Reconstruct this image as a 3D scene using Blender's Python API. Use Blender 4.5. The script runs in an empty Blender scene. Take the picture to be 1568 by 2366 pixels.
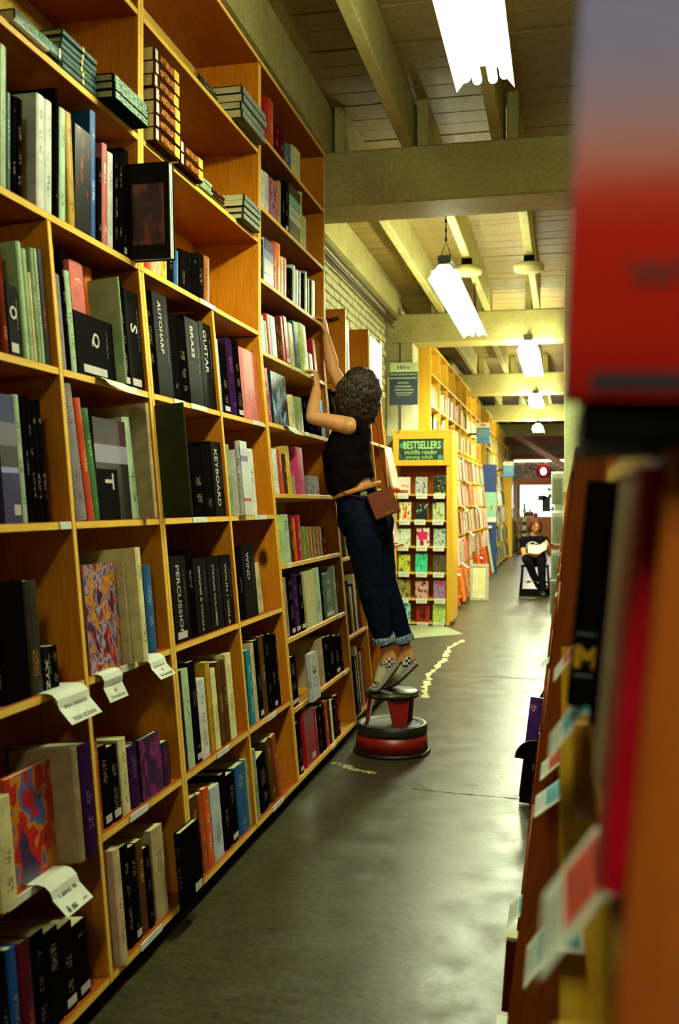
import bpy, bmesh, math, random
from mathutils import Matrix, Vector, Euler
random.seed(7)
SC = bpy.context.scene
COL = SC.collection
PI = math.pi

# ------------------------------------------------------------------ camera
H = 1.32                                   # eye height
cam_d = bpy.data.cameras.new('camera'); cam = bpy.data.objects.new('camera', cam_d); COL.objects.link(cam)
cam_d.sensor_fit = 'VERTICAL'; cam_d.sensor_height = 36; cam_d.sensor_width = 24
cam_d.lens = 35.0                          # 2300 px at 2366 px height
cam_d.shift_y = -18 / 2366
cam.location = (0, 0, H); cam.rotation_euler = (PI / 2, 0, math.atan(519 / 2300.))
cam_d.clip_start = 0.05
cam_d.dof.use_dof = True; cam_d.dof.focus_distance = 4.3; cam_d.dof.aperture_fstop = 3.6
SC.camera = cam

# ------------------------------------------------------------------ light, exposure
w = bpy.data.worlds.new('world'); SC.world = w; w.use_nodes = True
w.node_tree.nodes['Background'].inputs[0].default_value = (1.0, .86, .5, 1)
w.node_tree.nodes['Background'].inputs[1].default_value = 0.003
SC.view_settings.view_transform = 'Standard'; SC.view_settings.look = 'None'
SC.view_settings.gamma = 1.0; SC.view_settings.use_curve_mapping = False
SC.view_settings.exposure = 1.12
TUBE = 36.0                                 # radiance of the fluorescent tubes
try: SC.cycles.use_denoising = True; SC.cycles.diffuse_bounces = 2
except Exception: pass

# ------------------------------------------------------------------ materials
def lin(c):
    c = c / 255.
    return c / 12.92 if c <= .04045 else ((c + .055) / 1.055) ** 2.4
def rgb(c): return (lin(c[0]), lin(c[1]), lin(c[2]), 1)
MATS = {}
class NT:
    """small helper to write node trees"""
    def __init__(s, name):
        s.m = bpy.data.materials.new(name); s.m.use_nodes = True
        s.t = s.m.node_tree; s.b = s.t.nodes['Principled BSDF']; s.n = s.t.nodes; s.l = s.t.links
    def node(s, typ, **kw):
        n = s.n.new(typ)
        for k, v in kw.items():
            if k.startswith('i_'):
                key = k[2:]; n.inputs[int(key) if key.isdigit() else key].default_value = v
            else: setattr(n, k, v)
        return n
    def link(s, a, b): s.l.new(a, b)
    def coords(s, kind='Object', scale=(1, 1, 1), loc=(0, 0, 0)):
        tc = s.node('ShaderNodeTexCoord'); mp = s.node('ShaderNodeMapping')
        mp.inputs['Scale'].default_value = scale; mp.inputs['Location'].default_value = loc
        s.link(tc.outputs[kind], mp.inputs['Vector']); return mp.outputs[0]
    def noise(s, vec, scale=5, detail=2, rough=.5):
        n = s.node('ShaderNodeTexNoise'); n.inputs['Scale'].default_value = scale
        n.inputs['Detail'].default_value = detail; n.inputs['Roughness'].default_value = rough
        s.link(vec, n.inputs['Vector']); return n.outputs[0]
    def ramp(s, fac, stops, mode='LINEAR'):
        r = s.node('ShaderNodeValToRGB'); r.color_ramp.interpolation = mode
        e = r.color_ramp.elements
        while len(e) < len(stops): e.new(.5)
        for i, (p, c) in enumerate(stops):
            e[i].position = p; e[i].color = rgb(c) if len(c) == 3 else c
        s.link(fac, r.inputs[0]); return r.outputs[0]
    def mix(s, fac, a, b, typ='MIX'):
        m = s.node('ShaderNodeMix'); m.data_type = 'RGBA'; m.blend_type = typ
        for v, i in ((fac, 0), (a, 6), (b, 7)):
            if hasattr(v, 'is_linked') or hasattr(v, 'links'): s.link(v, m.inputs[i])
            else: m.inputs[i].default_value = v if i == 0 else (rgb(v) if len(v) == 3 else v)
        return m.outputs[2]
    def math(s, op, a, b=None):
        m = s.node('ShaderNodeMath'); m.operation = op
        for v, i in ((a, 0), (b, 1)):
            if v is None: continue
            if hasattr(v, 'links'): s.link(v, m.inputs[i])
            else: m.inputs[i].default_value = v
        return m.outputs[0]
    def bump(s, h, strength=.3, dist=.01):
        b = s.node('ShaderNodeBump'); b.inputs['Strength'].default_value = strength
        b.inputs['Distance'].default_value = dist; s.link(h, b.inputs['Height']); s.link(b.outputs[0], s.b.inputs['Normal'])
def plain(name, c, rough=.5, metal=0, spec=None):
    if name in MATS: return MATS[name]
    k = NT(name); k.b.inputs['Base Color'].default_value = rgb(c)
    n = k.noise(k.coords(), 14, 3)
    k.link(k.mix(.35, c, k.ramp(n, [(.3, [x * .72 for x in c]), (.7, [min(255, x * 1.1) for x in c])])), k.b.inputs['Base Color'])
    k.b.inputs['Roughness'].default_value = rough; k.b.inputs['Metallic'].default_value = metal
    if spec is not None: k.b.inputs['Specular IOR Level'].default_value = spec
    MATS[name] = k.m; return k.m
def glow(name, c, e):
    if name in MATS: return MATS[name]
    k = NT(name); k.b.inputs['Base Color'].default_value = rgb(c)
    k.b.inputs['Emission Color'].default_value = rgb(c); k.b.inputs['Emission Strength'].default_value = e
    MATS[name] = k.m; return k.m
def wood(name, c1, c2, axis, rough=.42):
    k = NT(name); sc = [9, 9, 9]; sc[axis] = .8
    v = k.coords('Object', sc)
    n1 = k.noise(v, 3, 4, .6); n2 = k.noise(v, 14, 3, .5)
    base = k.mix(.5, k.ramp(n1, [(.3, c2), (.65, c1)]), k.ramp(n2, [(.35, c2), (.6, c1)]))
    kv = k.node('ShaderNodeTexVoronoi', feature='F1'); kv.inputs['Scale'].default_value = 2.3
    sk = [1, 1, 1]; sk[axis] = .55
    k.link(k.coords('Object', sk, (.3, .7, .2)), kv.inputs['Vector'])
    knot = k.ramp(kv.outputs['Distance'], [(.035, (255, 255, 255)), (.07, (0, 0, 0))])
    col = k.mix(knot, base, (70, 28, 8))
    k.link(col, k.b.inputs['Base Color']); k.b.inputs['Roughness'].default_value = rough; k.b.inputs['Specular IOR Level'].default_value = .12
    k.bump(n2, .12, .002)
    MATS[name] = k.m; return k.m
PINE1, PINE2 = (224, 156, 38), (198, 118, 18)
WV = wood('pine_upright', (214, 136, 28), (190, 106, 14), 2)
WH = wood('shaded_pine_shelf', (164, 80, 14), (136, 60, 8), 1)  # dark tone imitates the shade under and between shelf boards
WHL = wood('lit_pine_shelf', (222, 156, 50), (200, 128, 30), 1)  # lamplit copy of the shelf pine, brightness put into its colour
WB = wood('shaded_pine_back', (84, 32, 5), (66, 24, 4), 2, .6)  # colour darkened to imitate deep shade inside the cases
WY = wood('yellow_pine', (236, 188, 62), (222, 164, 40), 2, .4)
WE = wood('lit_pine_front', (250, 206, 92), (232, 176, 58), 1, .5)  # lamp light painted as paler pine on the outward faces
WM = wood('shaded_pine_side', (150, 72, 16), (128, 54, 10), 2, .6)  # shade on the long right case put into its brown
WDK = wood('brown_ply', (196, 100, 30), (176, 82, 20), 2, .6)

PAL = dict(scarlet=((196, 26, 4), (120, 10, 4)), sage=((150, 170, 120), (60, 90, 70)), teal=((40, 90, 80), (150, 190, 150)), ink=((13, 10, 10), (120, 100, 84)),
    white=((226, 226, 214), (120, 120, 110)), cream=((222, 208, 150), (120, 90, 50)), mint=((176, 200, 160), (40, 60, 50)),
    mustard=((206, 164, 44), (90, 60, 10)), floral=((34, 24, 26), (160, 60, 30)), blue=((30, 86, 150), (170, 190, 190)),
    rose=((210, 110, 100), (240, 220, 200)), red=((178, 26, 16), (230, 180, 130)), oak=((150, 80, 20), (80, 40, 10)),
    maroon=((92, 20, 18), (190, 140, 90)), steel=((84, 110, 130), (200, 205, 190)), orange=((226, 90, 20), (240, 220, 160)),
    lime=((190, 206, 80), (70, 110, 30)), umber=((84, 52, 26), (190, 150, 80)), tan=((176, 150, 112), (110, 80, 60)),
    lilac=((170, 150, 176), (90, 70, 100)), violet=((54, 26, 66), (120, 80, 130)), olive=((110, 116, 40), (200, 180, 90)),
    rust=((170, 70, 24), (230, 170, 90)), green=((58, 110, 50), (170, 190, 120)), plum=((120, 24, 60), (200, 120, 130)),
    turquoise=((24, 140, 170), (190, 220, 210)), goldbook=((30, 24, 16), (170, 120, 40)), greenbox=((58, 62, 40), (76, 84, 50)),
    pinkbook=((200, 96, 100), (170, 80, 84)), creamside=((214, 188, 150), (150, 90, 80)))
def book_mat(key):
    nm = 'book_' + key
    if nm in MATS: return MATS[nm]
    c, a = PAL[key]; k = NT(nm)
    tc = k.node('ShaderNodeTexCoord'); inf = k.node('ShaderNodeObjectInfo')
    sep = k.node('ShaderNodeSeparateXYZ'); k.link(tc.outputs['Object'], sep.inputs[0])
    seg = k.node('ShaderNodeSeparateXYZ'); k.link(tc.outputs['Generated'], seg.inputs[0])
    # printed marks run along the middle of the spine only
    on = k.math('GREATER_THAN', sep.outputs[0], -.004)
    y1 = k.math('MULTIPLY', k.math('GREATER_THAN', seg.outputs[1], .3), k.math('LESS_THAN', seg.outputs[1], .72))
    z1 = k.math('MULTIPLY', k.math('GREATER_THAN', seg.outputs[2], .14), k.math('LESS_THAN', seg.outputs[2], .86))
    add = k.node('ShaderNodeVectorMath', operation='ADD'); k.link(tc.outputs['Object'], add.inputs[0]); k.link(inf.outputs['Random'], add.inputs[1])
    mp = k.node('ShaderNodeMapping'); mp.inputs['Scale'].default_value = (1, 120, 260); k.link(add.outputs[0], mp.inputs[0])
    n = k.noise(mp.outputs[0], 1, 1); mp2 = k.node('ShaderNodeMapping'); mp2.inputs['Scale'].default_value = (0, 0, 16); k.link(add.outputs[0], mp2.inputs[0])
    n2 = k.noise(mp2.outputs[0], 1, 0)
    mk = k.math('MULTIPLY', k.math('GREATER_THAN', n, .54), k.math('GREATER_THAN', n2, .5))
    mask = k.math('MULTIPLY', k.math('MULTIPLY', on, mk), k.math('MULTIPLY', y1, z1))
    n3 = k.noise(tc.outputs['Object'], 20, 2)
    base = k.mix(.5, c, k.ramp(n3, [(.3, [x * .75 for x in c]), (.7, [min(255, x * 1.12) for x in c])]))
    hv = k.node('ShaderNodeHueSaturation'); k.link(base, hv.inputs['Color'])
    k.link(k.math('ADD', k.math('MULTIPLY', inf.outputs['Random'], .5), .75), hv.inputs['Value'])
    k.link(k.math('ADD', k.math('MULTIPLY', inf.outputs['Random'], .03), .485), hv.inputs['Hue'])
    k.link(k.mix(mask, hv.outputs[0], a), k.b.inputs['Base Color'])
    k.b.inputs['Roughness'].default_value = .42; k.b.inputs['Specular IOR Level'].default_value = 0.0 if key in ('ink', 'violet', 'umber', 'greenbox', 'stripe', 'brownbook', 'maroon') else .2
    MATS[nm] = k.m; return k.m
def art(name, stops, scale=9, kind='noise', rough=.3, mode='CONSTANT', seed=0.):
    """printed cover artwork: blocks of ink colours"""
    if name in MATS: return MATS[name]
    k = NT(name); v = k.coords('Generated', (1, 1, 1), (seed, seed * 1.7, seed * .6))
    if kind == 'noise': f = k.noise(v, scale, 2, .55)
    elif kind == 'grad':
        s_ = k.node('ShaderNodeSeparateXYZ'); k.link(k.coords('Generated'), s_.inputs[0]); f = s_.outputs[2]
    else:
        t = k.node('ShaderNodeTexVoronoi'); t.inputs['Scale'].default_value = scale; k.link(v, t.inputs['Vector'])
        q = k.node('ShaderNodeSeparateColor'); k.link(t.outputs['Color'], q.inputs[0]); f = q.outputs[0]
    k.link(k.ramp(f, stops, mode), k.b.inputs['Base Color']); k.b.inputs['Roughness'].default_value = rough
    MATS[name] = k.m; return k.m
PAPER = plain('page_paper', (214, 204, 150), .8)
CARD = plain('white_card', (232, 236, 214), .5)
BLACKP = plain('black_plastic', (12, 10, 10), .5, 0, .03)
WHITEINK = plain('white_ink', (205, 196, 180), .5)
GREYINK = plain('grey_ink', (110, 110, 112), .6)
DARKINK = plain('dark_ink', (40, 40, 48), .6)
CREAMPAINT = None

# ------------------------------------------------------------------ mesh helpers
class MB:
    def __init__(s): s.v = []; s.f = []; s.mi = []; s.cur = 0
    def add(s, vs, fs, M=None):
        o = len(s.v)
        s.v += [tuple(M @ Vector(p)) if M is not None else tuple(p) for p in vs]
        s.f += [tuple(i + o for i in f) for f in fs]; s.mi += [s.cur] * len(fs); return s
    def box(s, x0, x1, y0, y1, z0, z1, M=None):
        vs = [(x, y, z) for z in (z0, z1) for y in (y0, y1) for x in (x0, x1)]
        return s.add(vs, [(0, 2, 3, 1), (4, 5, 7, 6), (0, 1, 5, 4), (2, 6, 7, 3), (0, 4, 6, 2), (1, 3, 7, 5)], M)
    def bbox(s, x0, x1, y0, y1, z0, z1, b=.003, M=None):
        """box with bevelled vertical and horizontal edges (chamfer)"""
        vs = []; fs = []
        def ring(x0, x1, y0, y1, z, c):
            i = len(vs)
            vs.extend([(x0 + c, y0, z), (x1 - c, y0, z), (x1, y0 + c, z), (x1, y1 - c, z), (x1 - c, y1, z), (x0 + c, y1, z), (x0, y1 - c, z), (x0, y0 + c, z)]); return i
        r0 = ring(x0 + b, x1 - b, y0 + b, y1 - b, z0, b * .5); r1 = ring(x0, x1, y0, y1, z0 + b, b); r2 = ring(x0, x1, y0, y1, z1 - b, b); r3 = ring(x0 + b, x1 - b, y0 + b, y1 - b, z1, b * .5)
        for a, c in ((r0, r1), (r1, r2), (r2, r3)):
            for i in range(8): fs.append((a + i, a + (i + 1) % 8, c + (i + 1) % 8, c + i))
        fs.append(tuple(r0 + i for i in range(7, -1, -1))); fs.append(tuple(r3 + i for i in range(8)))
        return s.add(vs, fs, M)
    def prism(s, poly, d0, d1, M=None):
        """poly in (x,y), extruded along z"""
        n = len(poly); vs = [(p[0], p[1], d0) for p in poly] + [(p[0], p[1], d1) for p in poly]
        fs = [tuple(range(n - 1, -1, -1)), tuple(range(n, 2 * n))] + [(i, (i + 1) % n, n + (i + 1) % n, n + i) for i in range(n)]
        return s.add(vs, fs, M)
    def lathe(s, prof, n=32, M=None, cap=True):
        vs = []; fs = []
        for r, z in prof:
            for i in range(n): a = 2 * PI * i / n; vs.append((r * math.cos(a), r * math.sin(a), z))
        for j in range(len(prof) - 1):
            for i in range(n): fs.append((j * n + i, j * n + (i + 1) % n, (j + 1) * n + (i + 1) % n, (j + 1) * n + i))
        if cap: fs.append(tuple(range(n - 1, -1, -1))); fs.append(tuple((len(prof) - 1) * n + i for i in range(n)))
        return s.add(vs, fs, M)
    def tube(s, pts, rad, n=10, side=None, cap=True):
        """rings along a path; rad: number, list of numbers or list of (a, b) pairs with a along SIDE"""
        P_ = [Vector(p) for p in pts]; m = len(P_)
        R_ = rad if isinstance(rad, (list, tuple)) else [rad] * m
        vs = []; fs = []; prev = Vector(side).normalized() if side else None
        for i, p in enumerate(P_):
            t = (P_[min(i + 1, m - 1)] - P_[max(i - 1, 0)]).normalized()
            if prev is None: prev = t.orthogonal().normalized()
            a = (prev - t * prev.dot(t)).normalized(); b = t.cross(a)
            if side is None: prev = a
            ra, rb = R_[i] if isinstance(R_[i], (list, tuple)) else (R_[i], R_[i])
            for j in range(n):
                q = 2 * PI * j / n; vs.append(p + a * ra * math.cos(q) + b * rb * math.sin(q))
        for i in range(m - 1):
            for j in range(n): fs.append((i * n + j, i * n + (j + 1) % n, (i + 1) * n + (j + 1) % n, (i + 1) * n + j))
        if cap: fs.append(tuple(range(n - 1, -1, -1))); fs.append(tuple((m - 1) * n + j for j in range(n)))
        return s.add(vs, fs)
    def ball(s, c, r, seg=14, rings=8, M=None):
        rx, ry, rz = r if isinstance(r, (list, tuple)) else (r, r, r)
        vs = [(c[0], c[1], c[2] - rz)]; fs = []
        for i in range(1, rings):
            a = PI * i / rings - PI / 2
            for j in range(seg): q = 2 * PI * j / seg; vs.append((c[0] + rx * math.cos(a) * math.cos(q), c[1] + ry * math.cos(a) * math.sin(q), c[2] + rz * math.sin(a)))
        vs.append((c[0], c[1], c[2] + rz)); L_ = len(vs) - 1
        for j in range(seg):
            fs.append((0, 1 + (j + 1) % seg, 1 + j)); fs.append((L_, 1 + (rings - 2) * seg + j, 1 + (rings - 2) * seg + (j + 1) % seg))
        for i in range(rings - 2):
            for j in range(seg): fs.append((1 + i * seg + j, 1 + i * seg + (j + 1) % seg, 1 + (i + 1) * seg + (j + 1) % seg, 1 + (i + 1) * seg + j))
        return s.add(vs, fs, M)
    def mesh(s, name, mats, smooth=False):
        me = bpy.data.meshes.new(name); me.from_pydata([tuple(v) for v in s.v], [], s.f)
        for m in (mats if isinstance(mats, (list, tuple)) else [mats]): me.materials.append(m)
        if any(s.mi): me.polygons.foreach_set('material_index', s.mi)
        if smooth: me.polygons.foreach_set('use_smooth', [True] * len(me.polygons))
        me.update(); return me
    def build(s, name, mats, parent=None, smooth=False, M=None):
        return link(name, s.mesh(name, mats, smooth), parent, M)
def link(name, data, parent=None, M=None):
    o = bpy.data.objects.new(name, data); COL.objects.link(o)
    if parent is not None: o.parent = parent
    if M is not None: o.matrix_local = M
    return o
def shorten(l):
    for a_, b_ in ((' with its cover facing out', ' facing out'), (', ', ', ')): l = l.replace(a_, b_)
    l = ' '.join(l.split())
    if len(l.split()) > 16: l = l.replace('behind the open', 'by the').replace('divider', 'sign').replace(' from left', '').replace(' of the case behind the woman', ' behind the woman').replace('its ', '')
    if len(l.split()) > 16: l = l.replace(' facing out', '')
    return l
def tag(o, label=None, cat=None, group=None, kind=None):
    if label: o['label'] = shorten(label)
    if cat: o['category'] = cat
    if group: o['group'] = group
    if kind: o['kind'] = kind
    return o
def empty(name, M=None, label=None, cat=None, group=None, kind=None):
    o = link(name, None, None, M); o.empty_display_size = .1; return tag(o, label, cat, group, kind)
T = Matrix.Translation
def RX(a): return Matrix.Rotation(a, 4, 'X')
def RY(a): return Matrix.Rotation(a, 4, 'Y')
def RZ(a): return Matrix.Rotation(a, 4, 'Z')
FONT = None
def text_mesh(name, s, mat, M, width=None, height=None, parent=None, depth=.0006, bold=.0, center=True):
    """raised lettering: text runs along local +x, up is +y, faces +z; fitted to WIDTH and/or HEIGHT"""
    cu = bpy.data.curves.new(name, 'FONT'); cu.body = s; cu.size = 1; cu.extrude = 0; cu.offset = bold
    cu.align_x = 'CENTER' if center else 'LEFT'; cu.align_y = 'CENTER' if center else 'TOP'; cu.resolution_u = 2
    ob = bpy.data.objects.new(name, cu); COL.objects.link(ob)
    dg = bpy.context.evaluated_depsgraph_get(); me = bpy.data.meshes.new_from_object(ob.evaluated_get(dg))
    bpy.data.objects.remove(ob)
    xs = [v.co.x for v in me.vertices]; ys = [v.co.y for v in me.vertices]
    wx, hy = max(xs) - min(xs), max(ys) - min(ys); cx, cy = (max(xs) + min(xs)) / 2, (max(ys) + min(ys)) / 2
    sx = width / wx if width else height / hy; sy = height / hy if height else sx
    for v in me.vertices: v.co = ((v.co.x - (cx if center else min(xs))) * sx, (v.co.y - (cy if center else max(ys))) * sy, depth)
    me.materials.clear(); me.materials.append(mat); me.name = name
    return link(name, me, parent, M)

# frames of the slanted and upright book cases on the left
A = math.atan(.091)
FRAMES = {'U': T((-1.342, 0, 2.09)), 'L': T((-1.342, 0, 2.09)) @ RY(-A)}
SLOPE_R = math.atan(.118)
FRAMES['M'] = T((-.145, 0, 0)) @ RY(SLOPE_R)       # long case on the right, local -x points into the aisle
FRAMES['N'] = T((-.075, 0, 0)) @ RY(math.atan(.092))  # near case on the right

# ------------------------------------------------------------------ the room
def painted(name, c, c2, sc=3, rough=.6):
    k = NT(name); v = k.coords('Object')
    n = k.noise(v, sc, 4, .6); n2 = k.noise(v, 40, 3)
    col = k.mix(.4, k.ramp(n, [(.32, c2), (.6, c)]), k.ramp(n2, [(.4, c2), (.55, c)]))
    k.link(col, k.b.inputs['Base Color']); k.b.inputs['Roughness'].default_value = rough; k.bump(n2, .25, .004)
    MATS[name] = k.m; return k.m
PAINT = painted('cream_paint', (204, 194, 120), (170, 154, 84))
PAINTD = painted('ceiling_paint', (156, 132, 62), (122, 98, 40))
BRICKP = painted('painted_brick', (186, 182, 122), (150, 144, 88), 8)
WHITEP = painted('white_paint', (236, 240, 216), (220, 226, 196))
MORTAR = painted('mortar', (120, 112, 64), (92, 84, 46), 8)
def floor_mat():
    k = NT('polished_concrete'); v = k.coords('Object')
    n1 = k.noise(v, .9, 5, .62); n2 = k.noise(v, 6, 5, .65); n3 = k.noise(v, 45, 3, .6)
    col = k.mix(.55, k.ramp(n1, [(.3, (40, 34, 20)), (.5, (64, 58, 34)), (.7, (88, 80, 48))]), k.ramp(n2, [(.3, (38, 32, 19)), (.6, (66, 58, 36)), (.8, (84, 76, 48))]))
    stk = k.noise(k.coords('Object', (3, 14, 1)), 2.2, 5, .7); col = k.mix(.45, col, k.ramp(stk, [(.35, (26, 20, 11)), (.52, (66, 58, 36)), (.68, (98, 90, 60))]))
    col = k.mix(.35, col, k.ramp(n3, [(.35, (26, 22, 14)), (.6, (80, 74, 54))]))
    # dark pits and pale worn paint
    pit = k.ramp(k.noise(v, 22, 6, .75), [(.60, (0, 0, 0)), (.64, (255, 255, 255))])
    col = k.mix(pit, col, (30, 24, 16))
    k.link(col, k.b.inputs['Base Color'])
    r = k.ramp(n2, [(.25, (138, 138, 138)), (.5, (158, 158, 158)), (.75, (184, 184, 184))])
    k.link(r, k.b.inputs['Roughness']); k.bump(k.mix(.5, n3, n2), .2, .006)
    k.b.inputs['Specular IOR Level'].default_value = .15
    return k.m
FM = floor_mat()
floor = tag(MB().box(-2.2, 6.2, -4.0, 31, -.1, 0).build('floor', FM), kind='structure')
WORN = plain('worn_white_paint', (216, 206, 140), .5)
CRACK = plain('dark_crack', (34, 28, 18), .9)  # dark brown of the floor cracks
def ragged(path, width, mat, name, z=.0008, n=60, jit=1.0, seed=3):
    rnd = random.Random(seed); mb = MB(); pts = []
    m = len(path) - 1
    for i in range(n + 1):
        t = i / n * m; j = min(int(t), m - 1); u = t - j
        x = path[j][0] * (1 - u) + path[j + 1][0] * u + rnd.uniform(-1, 1) * width * .5 * jit
        y = path[j][1] * (1 - u) + path[j + 1][1] * u
        pts.append((x, y, width * rnd.uniform(.25, 1.2)))
    for i in range(n):
        x0, y0, w0 = pts[i]; x1, y1, w1 = pts[i + 1]
        dx, dy = x1 - x0, y1 - y0; L_ = math.hypot(dx, dy) or 1; nx, ny = -dy / L_, dx / L_
        if rnd.random() < .12: continue
        mb.add([(x0 - nx * w0, y0 - ny * w0, z), (x0 + nx * w0, y0 + ny * w0, z), (x1 + nx * w1, y1 + ny * w1, z), (x1 - nx * w1, y1 - ny * w1, z)], [(0, 3, 2, 1)])
    return mb.build(name, mat, floor)
ragged([(-.93, 6.75), (-.97, 7.1), (-1.02, 7.7), (-.99, 8.4), (-1.03, 9.2), (-.95, 9.7)], .026, WORN, 'worn_line', seed=5)
ragged([(-1.18, 4.72), (-.95, 4.62), (-.55, 4.56), (-.18, 4.52)], .004, CRACK, 'floor_crack', seed=8)
ragged([(-1.13, 4.95), (-1.02, 4.85), (-.9, 4.8)], .03, WORN, 'worn_patch', n=30, seed=9)
ragged([(-.6, 7.7), (-.3, 7.65), (-.1, 7.62)], .01, CRACK, 'floor_crack', seed=12)
PALE = plain('pale_floor_paint', (150, 160, 118), .35)
MB().add([(-1.9, 9.3, .001), (-1.0, 10.15, .001), (-1.25, 10.75, .001), (-1.9, 10.75, .001)], [(0, 1, 2, 3)]).build('painted_patch', PALE, floor)

ZC = 3.80
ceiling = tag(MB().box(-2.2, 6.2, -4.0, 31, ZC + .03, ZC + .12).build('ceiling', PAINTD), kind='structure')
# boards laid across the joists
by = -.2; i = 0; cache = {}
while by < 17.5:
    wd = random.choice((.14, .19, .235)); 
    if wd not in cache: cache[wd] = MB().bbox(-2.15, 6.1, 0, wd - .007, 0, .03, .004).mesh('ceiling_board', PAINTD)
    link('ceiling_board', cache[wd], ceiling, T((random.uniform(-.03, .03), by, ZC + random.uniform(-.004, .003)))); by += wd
# joists, lapped over each beam
BEAMS = [(6.0, 6.37), (11.3, 11.67), (16.75, 17.12), (22.1, 22.47), (27.5, 27.87)]
jm = {}
spans = [(-.8, 6.3, 0), (6.05, 11.6, .09), (11.35, 17.0, 0), (16.8, 22.4, .09), (22.1, 27.8, 0)]
for a, b, off in spans:
    L_ = round(b - a, 2)
    if L_ not in jm: jm[L_] = MB().bbox(-.035, .035, 0, L_, 3.5, ZC, .006).mesh('joist', PAINT)
    for xj in (-1.99, -1.455, -.935, -.39, .16, .70, 1.25, 1.8, 2.35, 2.9, 3.45):
        link('joist', jm[L_], ceiling, T((xj + off, a, 0)))
for a, b in BEAMS:
    MB().bbox(-2.1, 6.1, a, b, 3.16, 3.5, .012).build('beam', PAINT, ceiling)

wl = tag(MB().box(-2.2, -1.99, -4, 31, 0, ZC).build('wall_left', MORTAR), kind='structure')
bm_ = [MB().bbox(0, .012 + d, 0, .205, 0, .063, .004).mesh('brick', BRICKP) for d in (0, .003, .006)]
nb = 0; row = 0; z = 2.52
while z < 3.48:
    y = 6.15 + (.11 if row % 2 else 0)
    while y < 10.95 and nb < 296:
        if not (z < 2.75 and y < 6.4): link('brick', random.choice(bm_), wl, T((-1.99, y, z + random.uniform(-.002, .002)))); nb += 1
        y += .218
    z += .078; row += 1
MB().bbox(-2.05, -1.68, 11.25, 11.7, 0, 3.16, .01).build('pilaster', BRICKP, wl)
MB().box(-1.98, -1.675, 11.235, 11.25, 2.1, 2.78).build('white_panel', WHITEP, wl)
for yy, zz in ((11.24, 2.95), (11.24, 2.78), (11.24, 2.60)):
    MB().box(-1.99, -1.68, yy - .002, yy + .01, zz, zz + .006).build('mortar_joint', MORTAR, wl)
tag(MB().box(6.0, 6.2, -4, 31, 0, ZC).build('wall_right', PAINT), kind='structure')
tag(MB().box(-2.2, 6.2, 30.4, 30.6, 0, ZC).build('wall_back', plain('dim_back_wall', (96, 84, 52), .7)), kind='structure')
tag(MB().box(-2.2, 6.2, -4.2, -4.0, 0, ZC).build('wall_front', PAINT), kind='structure')
# pipes and wiring on the ceiling and the wall
PIPE = plain('brown_pipe', (70, 46, 22), .5); WIRE = plain('black_wire', (26, 20, 14), .6)
pm = MB()
for dx, dz, r in ((0, 0, .022), (.05, .03, .014), (.02, -.06, .010)): pm.tube([(-1.93 + dx, 6.4, 3.40 + dz), (-1.93 + dx, 11.25, 3.40 + dz)], r, 8)
tag(pm.build('wall_pipes', PIPE, smooth=True), 'brown pipes running along the top of the painted brick wall', 'pipe')
cm = MB().tube([(-1.99 + .12, 7.4, 3.45), (-1.87, 7.4, 3.70), (-1.4, 7.35, 3.71), (-1.36, 7.35, 3.48), (-.9, 7.3, 3.48), (-.88, 7.3, 3.71), (-.35, 7.25, 3.70)], .011, 6)
tag(cm.build('conduit', PIPE, smooth=True), 'thin brown conduit stepping over the joists beyond the first beam', 'conduit')
tag(MB().tube([(-1.82, 11.2, 3.16), (-1.82, 11.2, 2.06)], .009, 6).build('conduit', WIRE), 'thin dark conduit running down the brick pilaster', 'conduit')
def box_lamp(x, y, lab):
    r = empty('ceiling_fitting', T((x, y, 3.5)), lab, 'ceiling fitting')
    MB().box(-.045, .045, -.05, .05, -.07, 0).build('junction_box', BLACKP, r)
    MB().lathe([(.04, -.14), (.13, -.13), (.14, -.09), (.12, -.07), (.05, -.065)], 24).build('disc', PAINT, r, True)
box_lamp(-.845, 8.9, 'round cream ceiling fitting under a dark box, nearest the hanging light')
box_lamp(-.30, 8.9, 'round cream ceiling fitting with a dark box on the joist, farther right')

# ------------------------------------------------------------------ fluorescent lights
ENAMEL = plain('white_enamel', (240, 244, 232), .5); GALV = plain('grey_steel', (120, 124, 112), .4, .5)
CHAINM = plain('dark_chain', (36, 30, 22), .5, .5)
def light(x, y, z, L_, lab, chain=True, e=1.0):
    TM_ = glow('fluorescent_tube_%d' % round(e * 100), (246, 255, 214), TUBE * e)
    r = empty('fluorescent_light', T((x, y, z)), lab, 'light', 'hanging fluorescent lights above the aisle')
    MB().bbox(-.05, .05, 0, L_, .114, .17, .006).build('housing', GALV, r)
    wing = MB()
    prof = [(-.04, .10), (-.118, .0), (-.121, .002), (-.048, .112), (.048, .112), (.121, .002), (.118, 0), (.04, .10)]
    wing.prism(prof, 0, -L_, RX(PI / 2) )
    wing.build('reflector', ENAMEL, r)
    for s in (-1, 1):
        for xx, zz in ((s * .032, .035), (s * .078, .048)): MB().tube([(xx, .02, zz), (xx, L_ - .02, zz)], .019, 12).build('tube', TM_, r, True)
    if chain:
        for yy in (.12, L_ - .12):
            c = MB()
            for k_ in range(12): c.tube([(0, yy, .30 + k_ * .034), (0, yy, .33 + k_ * .034)], .006 if k_ % 2 else .009, 5)
            c.tube([(-.045, yy, .17), (0, yy, .30), (.045, yy, .17)], .004, 5)
            c.build('hanging_chain', CHAINM, r)
light(-.315, 2.62, 3.02, 1.50, 'big fluorescent light at the top of the picture, its far end showing')
light(-.86, 7.30, 2.98, 2.70, 'fluorescent light on chains beyond the first beam, tilting across the view', e=1.2)
light(-.38, 10.9, 2.98, 2.44, 'short looking fluorescent light in front of the third beam', False, 2.4)
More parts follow.
